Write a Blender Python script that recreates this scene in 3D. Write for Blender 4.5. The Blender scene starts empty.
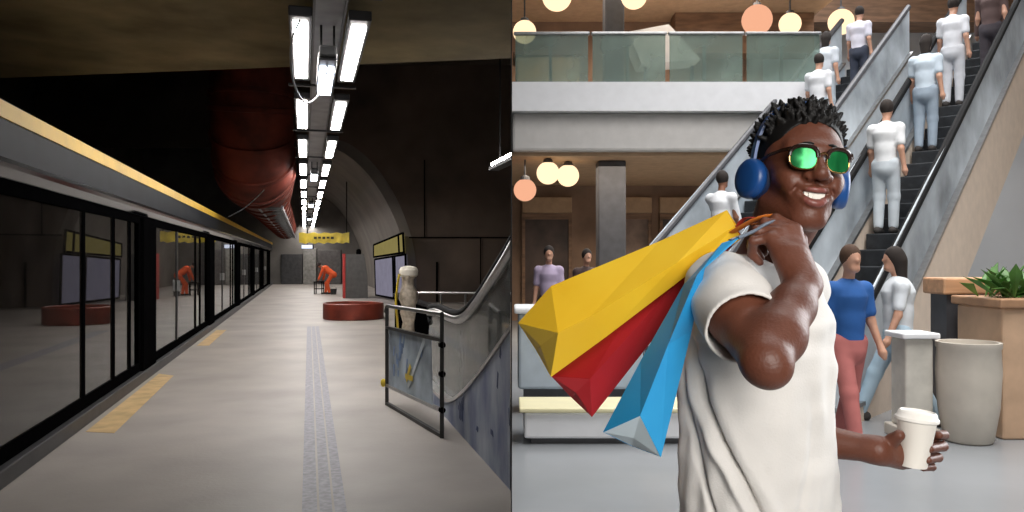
import bpy, bmesh, math, random
import numpy as np
from mathutils import Vector, Matrix, noise

SC = bpy.context.scene
COL = SC.collection
random.seed(7)

# ------------------------------------------------------------------ camera, world, exposure
CAM_H = 1.53
cam_data = bpy.data.cameras.new('camera')
cam = bpy.data.objects.new('camera', cam_data)
COL.objects.link(cam)
cam.location = (0, 0, CAM_H)
cam.rotation_euler = (math.pi / 2, 0, 0)
cam_data.sensor_width = 36.0
cam_data.lens = 36.0 * 800 / 1024
cam_data.shift_y = 4 / 1024
cam_data.clip_start = 0.05
cam_data.clip_end = 300
SC.camera = cam

SC.view_settings.view_transform = 'Standard'
SC.view_settings.look = 'None'
SC.view_settings.exposure = 0.0
SC.view_settings.gamma = 1.0
SC.view_settings.use_curve_mapping = False

wd = bpy.data.worlds.new('world'); SC.world = wd
wd.use_nodes = True
wd.node_tree.nodes['Background'].inputs[0].default_value = (0.75, 0.85, 1.0, 1)
wd.node_tree.nodes['Background'].inputs[1].default_value = 0.06


def area_light(name, loc, target, sx, sy, power, col=(1, 1, 1), spread=180):
    l = bpy.data.lights.new(name, 'AREA')
    l.shape = 'RECTANGLE'; l.size = sx; l.size_y = sy
    l.energy = power; l.color = col; l.spread = math.radians(spread)
    o = bpy.data.objects.new(name, l); COL.objects.link(o)
    o.location = loc
    o.rotation_euler = (Vector(target) - Vector(loc)).to_track_quat('-Z', 'Y').to_euler()
    return o


# added area lights: overhead fill for the mall, fill and rim on the man
area_light('overhead_fill', (4.2, 6.0, 8.5), (4.6, 9.0, 0), 6, 9, 660, (1.0, 0.98, 0.96), 120)
area_light('overhead_fill_deep', (6.0, 15.5, 10.4), (6.0, 15.6, 0), 9, 8, 950, (0.97, 0.98, 1.0), 140)
area_light('man_fill_light', (0.72, -1.3, 2.25), (0.72, 1.6, 1.3), 1.6, 1.6, 36, (1.0, 0.96, 0.91), 100)  # added frontal fill behind the camera, aimed at the man
area_light('side_rim_light', (3.2, 2.6, 2.3), (0.75, 1.55, 1.4), 1.4, 1.8, 34, (0.93, 0.97, 1.0), 110)  # added rim lamp right of the man; no window stands there
area_light('arcade_light', (2.2, 15.5, 3.3), (2.2, 15.6, 0), 4.0, 2.6, 230, (1.0, 0.86, 0.7), 150)
area_light('gallery_light', (2.6, 18.0, 7.6), (2.6, 18.4, 4), 6.0, 2.0, 330, (1.0, 0.88, 0.74), 150)
# added fill lamp brightening the near end of the platform
area_light('platform_fill_light', (-1.6, 0.6, 3.6), (-2.6, 6.5, 0), 0.8, 0.8, 7, (1.0, 0.95, 0.9), 120)


# ------------------------------------------------------------------ helpers
def srgb(r, g, b):
    def f(c):
        c /= 255.0
        return c / 12.92 if c <= 0.04045 else ((c + 0.055) / 1.055) ** 2.4
    return (f(r), f(g), f(b), 1.0)


def mat(name, rgb, rough=0.6, metal=0.0, var=0.12, scale=6.0, bump=0.0, bscale=40.0, spec=0.5, rgb2=None, coat=0.0,
        stretch=(1, 1, 1), detail=4.0, sss=0.0, sheen=0.0, alpha=1.0, trans=0.0):
    m = bpy.data.materials.new(name); m.use_nodes = True
    nt = m.node_tree; n = nt.nodes; l = nt.links
    b = n['Principled BSDF']
    c = srgb(*rgb)
    c2 = srgb(*rgb2) if rgb2 else tuple(max(0, x * (1 - 2.2 * var)) for x in c[:3]) + (1,)
    c1 = c if rgb2 else tuple(min(1, x * (1 + var)) for x in c[:3]) + (1,)
    tc = n.new('ShaderNodeTexCoord'); mp = n.new('ShaderNodeMapping')
    mp.inputs['Scale'].default_value = stretch
    l.new(tc.outputs['Object'], mp.inputs['Vector'])
    nz = n.new('ShaderNodeTexNoise'); nz.inputs['Scale'].default_value = scale; nz.inputs['Detail'].default_value = detail
    l.new(mp.outputs[0], nz.inputs['Vector'])
    rp = n.new('ShaderNodeValToRGB')
    rp.color_ramp.elements[0].position = 0.3; rp.color_ramp.elements[0].color = c2
    rp.color_ramp.elements[1].position = 0.7; rp.color_ramp.elements[1].color = c1
    l.new(nz.outputs[0], rp.inputs[0]); l.new(rp.outputs[0], b.inputs['Base Color'])
    b.inputs['Roughness'].default_value = rough
    b.inputs['Metallic'].default_value = metal
    b.inputs['Specular IOR Level'].default_value = spec
    b.inputs['Coat Weight'].default_value = coat
    b.inputs['Alpha'].default_value = alpha
    b.inputs['Transmission Weight'].default_value = trans
    if sss:
        b.inputs['Subsurface Weight'].default_value = sss
        b.inputs['Subsurface Radius'].default_value = (0.02, 0.008, 0.004)
        b.inputs['Subsurface Scale'].default_value = 0.5
    if sheen:
        b.inputs['Sheen Weight'].default_value = sheen
    if bump:
        bz = n.new('ShaderNodeTexNoise'); bz.inputs['Scale'].default_value = bscale; bz.inputs['Detail'].default_value = 3
        l.new(mp.outputs[0], bz.inputs['Vector'])
        bp = n.new('ShaderNodeBump'); bp.inputs['Strength'].default_value = bump; bp.inputs['Distance'].default_value = 0.01
        l.new(bz.outputs[0], bp.inputs['Height']); l.new(bp.outputs[0], b.inputs['Normal'])
    return m


def emit(name, rgb, strength, var=0.03):
    m = bpy.data.materials.new(name); m.use_nodes = True
    nt = m.node_tree; n = nt.nodes; l = nt.links
    n.remove(n['Principled BSDF'])
    e = n.new('ShaderNodeEmission'); e.inputs[1].default_value = strength
    tc = n.new('ShaderNodeTexCoord'); nz = n.new('ShaderNodeTexNoise'); nz.inputs['Scale'].default_value = 3
    l.new(tc.outputs['Object'], nz.inputs['Vector'])
    rp = n.new('ShaderNodeValToRGB'); c = srgb(*rgb)
    rp.color_ramp.elements[0].color = tuple(x * (1 - var) for x in c[:3]) + (1,)
    rp.color_ramp.elements[1].color = c
    l.new(nz.outputs[0], rp.inputs[0]); l.new(rp.outputs[0], e.inputs[0])
    l.new(e.outputs[0], n['Material Output'].inputs[0])
    return m


def glass(name, tint=(0.8, 0.85, 0.85), rough=0.02, refl=1.0, film_mix=0.0, film_rgb=(150, 150, 150), ior=1.5, dscale=3.0):
    """clear pane: sees through with a tint, mirrors by fresnel, optional pale diffuse film"""
    m = bpy.data.materials.new(name); m.use_nodes = True
    nt = m.node_tree; n = nt.nodes; l = nt.links
    n.remove(n['Principled BSDF'])
    tr = n.new('ShaderNodeBsdfTransparent'); tr.inputs[0].default_value = tint + (1,)
    gl = n.new('ShaderNodeBsdfGlossy'); gl.inputs['Roughness'].default_value = rough
    gl.inputs[0].default_value = (refl, refl, refl, 1)
    fr = n.new('ShaderNodeFresnel'); fr.inputs[0].default_value = ior
    mx = n.new('ShaderNodeMixShader')
    l.new(fr.outputs[0], mx.inputs[0]); l.new(tr.outputs[0], mx.inputs[1]); l.new(gl.outputs[0], mx.inputs[2])
    out = mx
    if film_mix > 0:
        df = n.new('ShaderNodeBsdfDiffuse'); df.inputs[0].default_value = srgb(*film_rgb)
        tc = n.new('ShaderNodeTexCoord'); nz = n.new('ShaderNodeTexNoise'); nz.inputs['Scale'].default_value = dscale
        nz.inputs['Detail'].default_value = 6
        l.new(tc.outputs['Object'], nz.inputs['Vector'])
        mr = n.new('ShaderNodeMapRange'); mr.inputs['From Min'].default_value = 0.3; mr.inputs['From Max'].default_value = 0.75
        mr.inputs['To Min'].default_value = film_mix * 0.4; mr.inputs['To Max'].default_value = min(1, film_mix * 1.6)
        l.new(nz.outputs[0], mr.inputs[0])
        m2 = n.new('ShaderNodeMixShader')
        l.new(mr.outputs[0], m2.inputs[0]); l.new(mx.outputs[0], m2.inputs[1]); l.new(df.outputs[0], m2.inputs[2])
        out = m2
    l.new(out.outputs[0], n['Material Output'].inputs[0])
    return m


ORI = {}      # object name -> world point its mesh coordinates are measured from


def tag(o, label=None, cat=None, group=None, kind=None):
    if label: o['label'] = label
    if cat: o['category'] = cat
    if group: o['group'] = group
    if kind: o['kind'] = kind
    return o


def thing(name, label, cat, loc=(0, 0, 0), group=None):
    o = bpy.data.objects.new(name, None); COL.objects.link(o)
    o.location = loc; o.empty_display_size = 0.1
    ORI[o.name] = Vector(loc)
    return tag(o, label, cat, group)


def dup(root, loc, label=None, group=None, rotz=0.0):
    r = root.copy(); COL.objects.link(r); r.location = loc
    if rotz: r.rotation_euler = (0, 0, rotz)
    ORI[r.name] = Vector(loc)
    if label: r['label'] = label
    if group: r['group'] = group

    def rec(src, dst):
        for ch in list(src.children):
            c = ch.copy(); COL.objects.link(c); c.parent = dst
            ORI[c.name] = ORI[r.name]
            rec(ch, c)
    rec(root, r)
    return r


def link_mesh(name, verts, faces, material, parent=None, smooth=False, origin=None, sharp=None):
    if parent is not None:
        org = ORI[parent.name]
    elif origin is not None:
        org = Vector(origin)
    else:
        org = Vector((0, 0, 0))
    me = bpy.data.meshes.new(name)
    me.from_pydata([tuple(Vector(v) - org) for v in verts], [], faces)
    me.validate(); me.update()
    me.materials.append(material)
    o = bpy.data.objects.new(name, me); COL.objects.link(o)
    if parent is not None:
        o.parent = parent
    else:
        o.location = org
    ORI[o.name] = org
    if smooth:
        me.polygons.foreach_set('use_smooth', [True] * len(me.polygons))
        if sharp:
            me.set_sharp_from_angle(angle=math.radians(sharp))
    me.update()
    return o


class MB:
    """collects shapes into one mesh; xf maps local points to world points"""
    def __init__(self, xf=None):
        self.v = []; self.f = []; self.xf = xf

    def add(self, verts, faces):
        k = len(self.v)
        for p in verts:
            p = Vector(p)
            self.v.append(self.xf(p) if self.xf else p)
        self.f += [tuple(i + k for i in f) for f in faces]
        return self

    def box(self, a, b, bev=0.0):
        x0, y0, z0 = [min(p, q) for p, q in zip(a, b)]
        x1, y1, z1 = [max(p, q) for p, q in zip(a, b)]
        bev = min(bev, (x1 - x0) * .45, (y1 - y0) * .45, (z1 - z0) * .45)
        if bev <= 0:
            vs = [(x0, y0, z0), (x1, y0, z0), (x1, y1, z0), (x0, y1, z0), (x0, y0, z1), (x1, y0, z1), (x1, y1, z1), (x0, y1, z1)]
            return self.add(vs, [(3, 2, 1, 0), (4, 5, 6, 7), (0, 1, 5, 4), (1, 2, 6, 5), (2, 3, 7, 6), (3, 0, 4, 7)])
        bm = bmesh.new()
        bmesh.ops.create_cube(bm, size=1)
        for v in bm.verts:
            v.co = Vector((x0 + (v.co.x + .5) * (x1 - x0), y0 + (v.co.y + .5) * (y1 - y0), z0 + (v.co.z + .5) * (z1 - z0)))
        bmesh.ops.bevel(bm, geom=list(bm.edges), offset=bev, segments=2, profile=0.5, affect='EDGES')
        return self._bm(bm)

    def _bm(self, bm):
        bm.verts.index_update()
        vs = [v.co.copy() for v in bm.verts]; fs = [tuple(v.index for v in f.verts) for f in bm.faces]
        bm.free()
        return self.add(vs, fs)

    def bar(self, p, q, w, h=None, up=(0, 0, 1)):
        """square-section bar from p to q"""
        h = h or w
        p = Vector(p); q = Vector(q); d = (q - p).normalized(); up = Vector(up)
        if abs(d.dot(up)) > 0.98: up = Vector((1, 0, 0))
        s = d.cross(up).normalized() * w / 2; t = s.cross(d).normalized() * h / 2
        vs = [p - s - t, p + s - t, p + s + t, p - s + t, q - s - t, q + s - t, q + s + t, q - s + t]
        return self.add(vs, [(3, 2, 1, 0), (4, 5, 6, 7), (0, 1, 5, 4), (1, 2, 6, 5), (2, 3, 7, 6), (3, 0, 4, 7)])

    def tube(self, pts, r, n=10, closed=False, flat=1.0):
        pts = [Vector(p) for p in pts]; rs = r if hasattr(r, '__len__') else [r] * len(pts)
        rings = []; prev = None; N = len(pts)
        for i, p in enumerate(pts):
            if closed: d = pts[(i + 1) % N] - pts[i - 1]
            else: d = pts[min(i + 1, N - 1)] - pts[max(i - 1, 0)]
            d.normalize()
            if prev is None:
                a = Vector((0, 0, 1)) if abs(d.z) < 0.9 else Vector((1, 0, 0))
                s = d.cross(a).normalized()
            else:
                s = (prev - d * prev.dot(d)).normalized()
            prev = s; t = d.cross(s)
            rings.append([p + (s * math.cos(2 * math.pi * k / n) + t * flat * math.sin(2 * math.pi * k / n)) * rs[i] for k in range(n)])
        vs = [q for rg in rings for q in rg]; fs = []
        for i in range(N if closed else N - 1):
            j = (i + 1) % N
            for k in range(n):
                fs.append((i * n + k, i * n + (k + 1) % n, j * n + (k + 1) % n, j * n + k))
        if not closed:
            fs.append(tuple(range(n - 1, -1, -1))); fs.append(tuple((N - 1) * n + k for k in range(n)))
        return self.add(vs, fs)

    def lathe(self, prof, c=(0, 0, 0), n=32, axis=None, cap=True):
        """profile of (r, z) about a vertical (or given) axis"""
        c = Vector(c)
        if axis is None: ax = Vector((0, 0, 1)); s = Vector((1, 0, 0))
        else:
            ax = Vector(axis).normalized(); s = ax.orthogonal().normalized()
        t = ax.cross(s)
        vs = []; fs = []
        for r, z in prof:
            for k in range(n):
                a = 2 * math.pi * k / n
                vs.append(c + ax * z + (s * math.cos(a) + t * math.sin(a)) * r)
        for i in range(len(prof) - 1):
            for k in range(n):
                fs.append((i * n + k, i * n + (k + 1) % n, (i + 1) * n + (k + 1) % n, (i + 1) * n + k))
        if cap:
            fs.append(tuple(range(n - 1, -1, -1))); fs.append(tuple((len(prof) - 1) * n + k for k in range(n)))
        return self.add(vs, fs)

    def prism(self, poly, ext):
        """planar polygon (3-D points) extruded by a vector"""
        poly = [Vector(p) for p in poly]; e = Vector(ext); n = len(poly)
        vs = poly + [p + e for p in poly]
        fs = [tuple(range(n - 1, -1, -1)), tuple(range(n, 2 * n))]
        fs += [(i, (i + 1) % n, n + (i + 1) % n, n + i) for i in range(n)]
        return self.add(vs, fs)

    def ball(self, c, r, n=12, rz=None, m=8):
        rz = rz or r
        prof = [(max(1e-4, r * math.sin(math.pi * i / m)), -rz * math.cos(math.pi * i / m)) for i in range(m + 1)]
        return self.lathe(prof, c, n)

    def build(self, name, material, parent=None, smooth=False, sharp=35, origin=None, clip=None):
        o = link_mesh(name, self.v, self.f, material, parent, False, origin)
        bm = bmesh.new(); bm.from_mesh(o.data)
        if clip:                       # keep the side of a world plane the normal points away from
            pt, nrm = clip
            r = bmesh.ops.bisect_plane(bm, geom=bm.verts[:] + bm.edges[:] + bm.faces[:], plane_co=Vector(pt) - ORI[o.name],
                                       plane_no=Vector(nrm), clear_outer=True)
            ed = [e for e in r['geom_cut'] if isinstance(e, bmesh.types.BMEdge)]
            try: bmesh.ops.holes_fill(bm, edges=[e for e in bm.edges if e.is_boundary], sides=0)
            except Exception: pass
        bmesh.ops.recalc_face_normals(bm, faces=bm.faces)
        bm.to_mesh(o.data); bm.free()
        if smooth:
            o.data.polygons.foreach_set('use_smooth', [True] * len(o.data.polygons))
            o.data.set_sharp_from_angle(angle=math.radians(sharp))
        o.data.update()
        return o


def struct(o):
    o['kind'] = 'structure'
    return o


def bez(pts, n=8):
    """smooth Catmull-Rom path through points"""
    P = [Vector(p) for p in pts]; out = []
    for i in range(len(P) - 1):
        p0 = P[max(i - 1, 0)]; p1 = P[i]; p2 = P[i + 1]; p3 = P[min(i + 2, len(P) - 1)]
        for k in range(n):
            t = k / n
            out.append(0.5 * ((2 * p1) + (p2 - p0) * t + (2 * p0 - 5 * p1 + 4 * p2 - p3) * t * t + (3 * p1 - p0 - 3 * p2 + p3) * t ** 3))
    out.append(P[-1])
    return out
# ================================================================== STATION (left of the dividing sheet)
AX = Vector((-0.2505, 0.96812, 0)); CR = Vector((0.96812, 0.2505, 0))   # along the platform / across it


def S(p):
    return AX * p[0] + CR * p[1] + Vector((0, 0, p[2]))


def Sp(u, v, z=0.0):
    return S((u, v, z))


EDGE = ((-0.012, 0, 0), (1, 0, 0))
ORD = ['first', 'second', 'third', 'fourth', 'fifth', 'sixth', 'seventh', 'eighth', 'ninth', 'tenth', 'eleventh', 'twelfth',
       'thirteenth', 'fourteenth', 'fifteenth', 'sixteenth', 'seventeenth', 'eighteenth', 'nineteenth', 'twentieth']

M_conc_floor = mat('platform_concrete', (158, 150, 143), 0.55, var=0.10, scale=0.9, bump=0.15, bscale=30, detail=8)
M_soffit = mat('board_marked_concrete', (134, 120, 90), 0.8, var=0.2, scale=1.1, bump=0.4, bscale=5, spec=0.1, detail=8)
M_dark = mat('dark_vault', (74, 66, 56), 0.95, var=0.2, scale=0.5)
M_brown = mat('dark_brown_wall_panel', (96, 82, 71), 0.75, var=0.2, scale=0.6, bump=0.2, bscale=8)
M_vault = mat('grey_vault_concrete', (112, 106, 100), 0.75, var=0.12, scale=0.7, bump=0.2, bscale=6)
M_farwall = mat('grey_far_wall', (108, 104, 100), 0.7, var=0.15, scale=0.8)
M_black = mat('black_anodised_metal', (9, 9, 10), 0.6, metal=0.0, spec=0.0, var=0.1)
M_header = mat('grey_header_metal', (42, 44, 49), 0.5, metal=0.0, spec=0.06, var=0.12, scale=2.0)
M_yellow = mat('yellow_painted_band', (250, 200, 66), 0.5, var=0.05, scale=3)
M_sill = mat('dark_grey_sill', (60, 59, 60), 0.5, metal=0.3, var=0.1)
M_mull = mat('grey_mullion_metal', (72, 72, 72), 0.35, metal=0.7, var=0.1)
G_door = glass('smoked_door_glass', (0.30, 0.30, 0.30), 0.015, 0.8, 0.06, (120, 112, 105))
G_dark = glass('dark_pocket_glass', (0.1, 0.1, 0.1), 0.03, 0.5)
M_red = mat('red_oxide_steel', (128, 52, 36), 0.5, metal=0.2, var=0.2, scale=2.5, bump=0.1)
M_duct = mat('red_duct_paint', (98, 42, 30), 0.7, metal=0.0, spec=0.2, var=0.3, scale=1.6)
M_housing = mat('lamp_housing_grey', (70, 70, 74), 0.4, metal=0.6, var=0.1)
M_tray = mat('grey_tray_metal', (150, 150, 153), 0.5, metal=0.4, var=0.12, scale=3)
M_steel = mat('brushed_steel', (165, 165, 165), 0.3, metal=0.9, var=0.08, scale=12)
M_rubber = mat('black_rubber', (20, 20, 21), 0.8, spec=0.15, var=0.1)
M_clad = mat('scuffed_blue_grey_cladding', (166, 176, 190), 0.5, metal=0.1, var=0.2, scale=3.2, rgb2=(70, 88, 134), bump=0.1, stretch=(1, 1, 0.55), detail=9)
M_cream = mat('cream_deck_metal', (196, 186, 168), 0.45, metal=0.2, var=0.08)
G_bal = glass('lightened_balustrade_glass', (0.78, 0.82, 0.80), 0.05, 0.7, 0.26, (176, 178, 174))  # pale diffuse film put in to brighten the clean glass
M_tact = mat('blue_grey_tactile_tile', (142, 140, 147), 0.6, var=0.14, scale=22)
M_ypaint = mat('yellow_floor_paint', (204, 172, 120), 0.6, var=0.12, scale=5)
M_wrap = mat('milky_plastic_wrap', (186, 174, 158), 0.35, var=0.2, scale=14, bump=0.6, bscale=26)
M_ytape = mat('yellow_tape', (226, 196, 60), 0.5, var=0.08)
E_lamp = emit('lamp_diffuser', (255, 250, 244), 50.0)
E_lamp2 = emit('cool_lamp_diffuser', (224, 236, 255), 34.0)
E_panel = emit('lit_poster_panel', (205, 200, 225), 0.38, var=0.35)
E_ysign = emit('lit_yellow_panel', (222, 204, 128), 0.35, var=0.25)

# ---- shell
struct(MB().prism([Sp(-6, -2.02), Sp(64, -2.02), Sp(64, 1.0), (-0.006, 50, 0), (-0.006, -6, 0)], (0, 0, -0.3)).build('floor', M_conc_floor))
struct(MB(S).box((-6, -9.5, -1.4), (64, -2.06, -1.25)).build('floor_track', M_dark))
struct(MB().prism([(-12.5, -5, 4.1), (-0.006, -5, 4.1), (-0.006, 10.2, 4.1), (-7.23, 11.3, 4.1), (-15, 12.5, 4.1)], (0, 0, 0.9)).build('ceiling_beam', M_soffit))
struct(MB(S).box((-6, -9.7, 8.6), (66, 20, 8.9)).build('ceiling', M_dark, clip=EDGE))
struct(MB(S).box((-6, -9.7, -1.4), (66, -9.5, 8.6)).build('wall_left', M_dark))
struct(MB().box((-14, -5.3, -1.4), (-0.003, -5.0, 8.6)).build('wall_front', M_dark))
struct(MB().box((-0.003, 2.3, 0), (0.0, 60, 8.8)).build('wall_divider', mat('black_divider_sheet', (20, 19, 18), 0.9)))

# ---- far vault, dark cross wall around it, far wall
YV = 29.0


def at(x, y, Y):
    return Vector(((x - 512) * Y / 800, Y, CAM_H + (260 - y) * Y / 800))


arch_px = [(300, 147), (322, 146), (340, 151), (356, 162), (371, 178), (385, 199), (396, 222), (404, 246), (408, 270), (409, 302.5)]
arch = [at(x, y, YV) for x, y in arch_px]
arch[-1].z = 0
arch = bez(arch, 4)
dvec = AX / AX.y * 24
vs = arch + [p + dvec for p in arch]; n = len(arch); fs = [(i, i + 1, n + i + 1, n + i) for i in range(n - 1)]
outer = [p + Vector((0.28, 0, 0.28 if p.z > 0.2 else 0)) for p in arch]
vs += outer + [p + dvec for p in outer]
fs += [(2 * n + i + 1, 2 * n + i, 3 * n + i, 3 * n + i + 1) for i in range(n - 1)]
fs += [(i + 1, i, 2 * n + i, 2 * n + i + 1) for i in range(n - 1)]
o = link_mesh('wall_right', vs, fs, M_vault); struct(o)
o.data.polygons.foreach_set('use_smooth', [True] * len(o.data.polygons)); o.data.set_sharp_from_angle(angle=0.7)
wp = [p.copy() for p in arch] + [Vector((-0.006, YV, 0)), Vector((-0.006, YV, 8.6)), Vector((-26, YV, 8.6)), Vector((-26, YV, arch[0].z))]
struct(MB().prism([p + Vector((0.02, 0.03, 0)) for p in wp], (0, 0.25, 0)).build('wall_back', M_brown, clip=EDGE))
for k, (x0, y0, x1, y1) in enumerate([(436, 262, 438, 302), (409, 237, 512, 238.2), (480, 238, 481, 302), (424, 160, 425, 237)]):
    a = at(x0, y0, YV - 0.01); b = at(x1, y1, YV - 0.01)
    struct(MB().box((a.x, a.y, max(0, b.z)), (b.x, a.y - 0.04, a.z)).build('trim_%d' % (k + 1), M_black, clip=EDGE))
struct(MB(S).box((52.5, -9.5, 0), (52.9, 14, 8.6)).build('wall_far', M_farwall, clip=EDGE))
c0 = S((52.4, 0, 0))
for k, (x0, x1, y0, rgb) in enumerate([(281, 302, 254, (74, 74, 76)), (303, 316, 248, (150, 148, 144)), (318, 341, 250, (88, 84, 84))]):
    a = at(x0, y0, 50.3); b = at(x1, 283.5, 50.3)
    struct(MB().box((a.x, 50.3, 0.0), (b.x, 50.55, a.z), 0.03).build('trim_%d' % (k + 5), mat('far_panel_%d' % k, rgb, 0.6, var=0.15)))

# ---- red ventilation duct with its elbow
def duct_path():
    X0, Y0 = -5.85, 18.0
    zc = 3.72; R = 1.5
    d = Vector((AX.x, AX.y, 0))
    pts = [Vector((X0, Y0, 8.5)), Vector((X0, Y0, 7.2)), Vector((X0, Y0, 6.2)), Vector((X0, Y0, zc + R))]
    for i in range(1, 9):
        t = i / 8 * math.pi / 2
        pts.append(Vector((X0, Y0, zc + R)) + d * R * (1 - math.cos(t)) - Vector((0, 0, R * math.sin(t))))
    rs = [0.9] * len(pts)
    for k in range(1, 15):
        r = max(0.62, 0.9 - 0.09 * k); rs.append(r)
        pts.append(Vector((X0, Y0, zc - 0.9 + r)) + d * (R + k * 2.2))
    return pts, rs


dp, dr = duct_path()
dt = thing('ventilation_duct', 'big dark red round ventilation duct turning along under the ceiling', 'duct', (dp[3].x, dp[3].y, 8.5))
MB().tube(dp, dr, 28).build('pipe', M_duct, dt, smooth=True)
for i in range(2, len(dp) - 1, 1):
    d = (dp[i + 1] - dp[i - 1]).normalized()
    r = dr[i]; prof = [(r, -0.06), (r + 0.05, -0.05), (r + 0.05, 0.05), (r, 0.06)]
    if 3 < i < 11 and i % 2: continue
    MB().lathe(prof, dp[i], 28, d, cap=False).build('joint_ring', M_duct, dt, smooth=True)

# ---- cable ladder under the duct, and a loose cable
lt = thing('cable_ladder', 'grey metal cable ladder with rungs running beneath the red duct', 'cable tray', at(259, 207, 20))
b0 = at(259, 207, 20); dd = AX / AX.y
for s in (0, 0.55):
    MB().bar(b0 + CR * s, b0 + CR * s + dd * 28, 0.05, 0.1).build('side_rail', M_housing, lt)
for k in range(40):
    q = b0 + dd * (0.35 + k * 0.68)
    MB().bar(q, q + CR * 0.55, 0.09, 0.04).build('rung', M_mull, lt)
cb = MB().tube(bez([at(228, 217, 15), at(243, 209, 16), at(255, 199, 17), at(264, 190, 17.5)], 6), 0.012, 6).build('overhead_cable', M_rubber)
tag(cb, 'thin dark cable strung up to the red duct above the door header', 'cable')

# ---- lights: two rows along the platform, a tray between them
VL, VR = -0.125, 0.375   # inner offsets of the left and right rows
fx = thing('ceiling_light', 'x', 'light', Sp(7.0, -0.04, 3.63))
MB(S).box((7.0, -0.14, 3.63), (9.55, 0.06, 3.72), 0.012).build('housing', M_housing, fx)
MB(S).box((7.18, -0.105, 3.618), (9.38, 0.025, 3.632)).build('diffuser', E_lamp, fx)
GL = 'twin rows of ceiling lights along the platform'
first = True
for row, vv in (('left', -0.04), ('right', 0.47)):
    for k in range(13):
        loc = Sp(7.12 + 3.62 * k, vv, 3.63)
        lb = ('bright rectangular ceiling light nearest the camera in the %s row' % row) if k == 0 else \
             'bright rectangular ceiling light, %s along the %s row' % (ORD[k], row)
        if first:
            r = fx; r.location = loc; r['label'] = lb; r['group'] = GL; ORI[r.name] = loc; first = False
        else:
            dup(fx, loc, lb, GL)
ct = thing('cable_tray', 'long grey sheet metal tray between the two rows of ceiling lights', 'cable tray', Sp(5, 0.21, 3.8))
MB(S).box((3.5, 0.08, 3.78), (54, 0.35, 3.86)).build('tray_bottom', M_tray, ct)
for vv in (0.07, 0.34):
    MB(S).box((3.5, vv, 3.74), (54, vv + 0.02, 3.9)).build('tray_side', M_housing, ct)
for k in range(14):
    q = 6.78 + 3.62 * k
    MB(S).box((q - 0.03, -0.2, 3.715), (q + 0.03, 0.63, 3.745)).build('cross_bar', M_housing, ct)
for k in range(0, 14, 2):
    q = 6.78 + 3.62 * k
    MB(S).bar((q, 0.21, 3.86), (q, 0.21, 4.12 if q < 10 else 8.6), 0.025).build('hanger_rod', M_housing, ct)
# working lamps slung below the tray
for k, (u, z) in enumerate([(7.9, 3.43), (18.9, 3.50), (30.0, 3.55), (41, 3.58)]):
    t = thing('slung_lamp', 'bluish white lamp slung under the tray %s' % ['nearest the camera, with a looped cable', 'in the middle of the light rows', 'far down the light rows', 'at the far end of the light rows'][k],
              'light', Sp(u, 0.2, z), 'lamps slung under the cable tray')
    MB(S).box((u - 0.1, 0.12, z), (u + 1.55, 0.30, z + 0.07), 0.015).build('housing', M_housing, t)
    MB(S).box((u + 0.18, 0.14, z - 0.012), (u + 1.5, 0.28, z + 0.002)).build('diffuser', E_lamp2, t)
    for vv in (0.15, 0.27):
        MB(S).bar((u - 0.04, vv, z + 0.05), (u - 0.04, vv, 3.775), 0.02).build('bracket', M_rubber, t)
    MB(S).box((u - 0.16, 0.13, z + 0.02), (u + 0.02, 0.29, z + 0.13), 0.02).build('driver_box', M_rubber, t)
lc = MB().tube(bez([at(300, 20, 6.9), at(291, 45, 7.0), at(293, 80, 7.2), at(304, 102, 7.4), at(316, 98, 7.6), at(325, 80, 7.8), at(328, 60, 7.9)], 8), 0.010, 6).build('looped_cable', M_tray)
tag(lc, 'thin grey cable looping down from the nearest left light to the slung lamp', 'cable')

# ---- platform screen doors
VP_ = -1.98
hd = thing('door_header', 'long grey header beam with a yellow band above the glass platform doors', 'header', Sp(3.0, VP_, 2.1))
prof = [(-0.30, 2.10), (-0.06, 2.10), (-0.06, 2.23), (-0.012, 2.236), (-0.012, 2.495), (-0.30, 2.495)]
MB(S).prism([(2.4, VP_ + v, z) for v, z in [(-0.058, 2.102), (-0.052, 2.102), (0.0, 2.165), (0.014, 2.195), (0.014, 2.225), (0.0, 2.232), (-0.058, 2.228)]], (50.0, 0, 0)).build('lower_ledge', mat('polished_ledge_metal', (58, 60, 66), 0.12, metal=0.9, var=0.1, scale=1.5), hd)
MB(S).prism([(2.4, VP_ + v, z) for v, z in prof], (50.0, 0, 0)).build('fascia', M_header, hd)
MB(S).prism([(2.4, VP_ + v, z) for v, z in [(-0.3, 2.497), (0.0, 2.497), (-0.012, 2.62), (-0.3, 2.62)]], (50.0, 0, 0)).build('yellow_band', M_yellow, hd)
MB(S).box((2.4, VP_ - 0.28, 2.07), (52.4, VP_ - 0.05, 2.098)).build('lintel', M_black, hd)
kb = MB(S).box((2.4, VP_ - 0.3, 0.0), (52.4, VP_ + 0.03, 0.125), 0.012).build('door_kerb', M_sill)
tag(kb, 'low dark grey kerb running along the foot of the glass platform doors', 'kerb')


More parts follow.
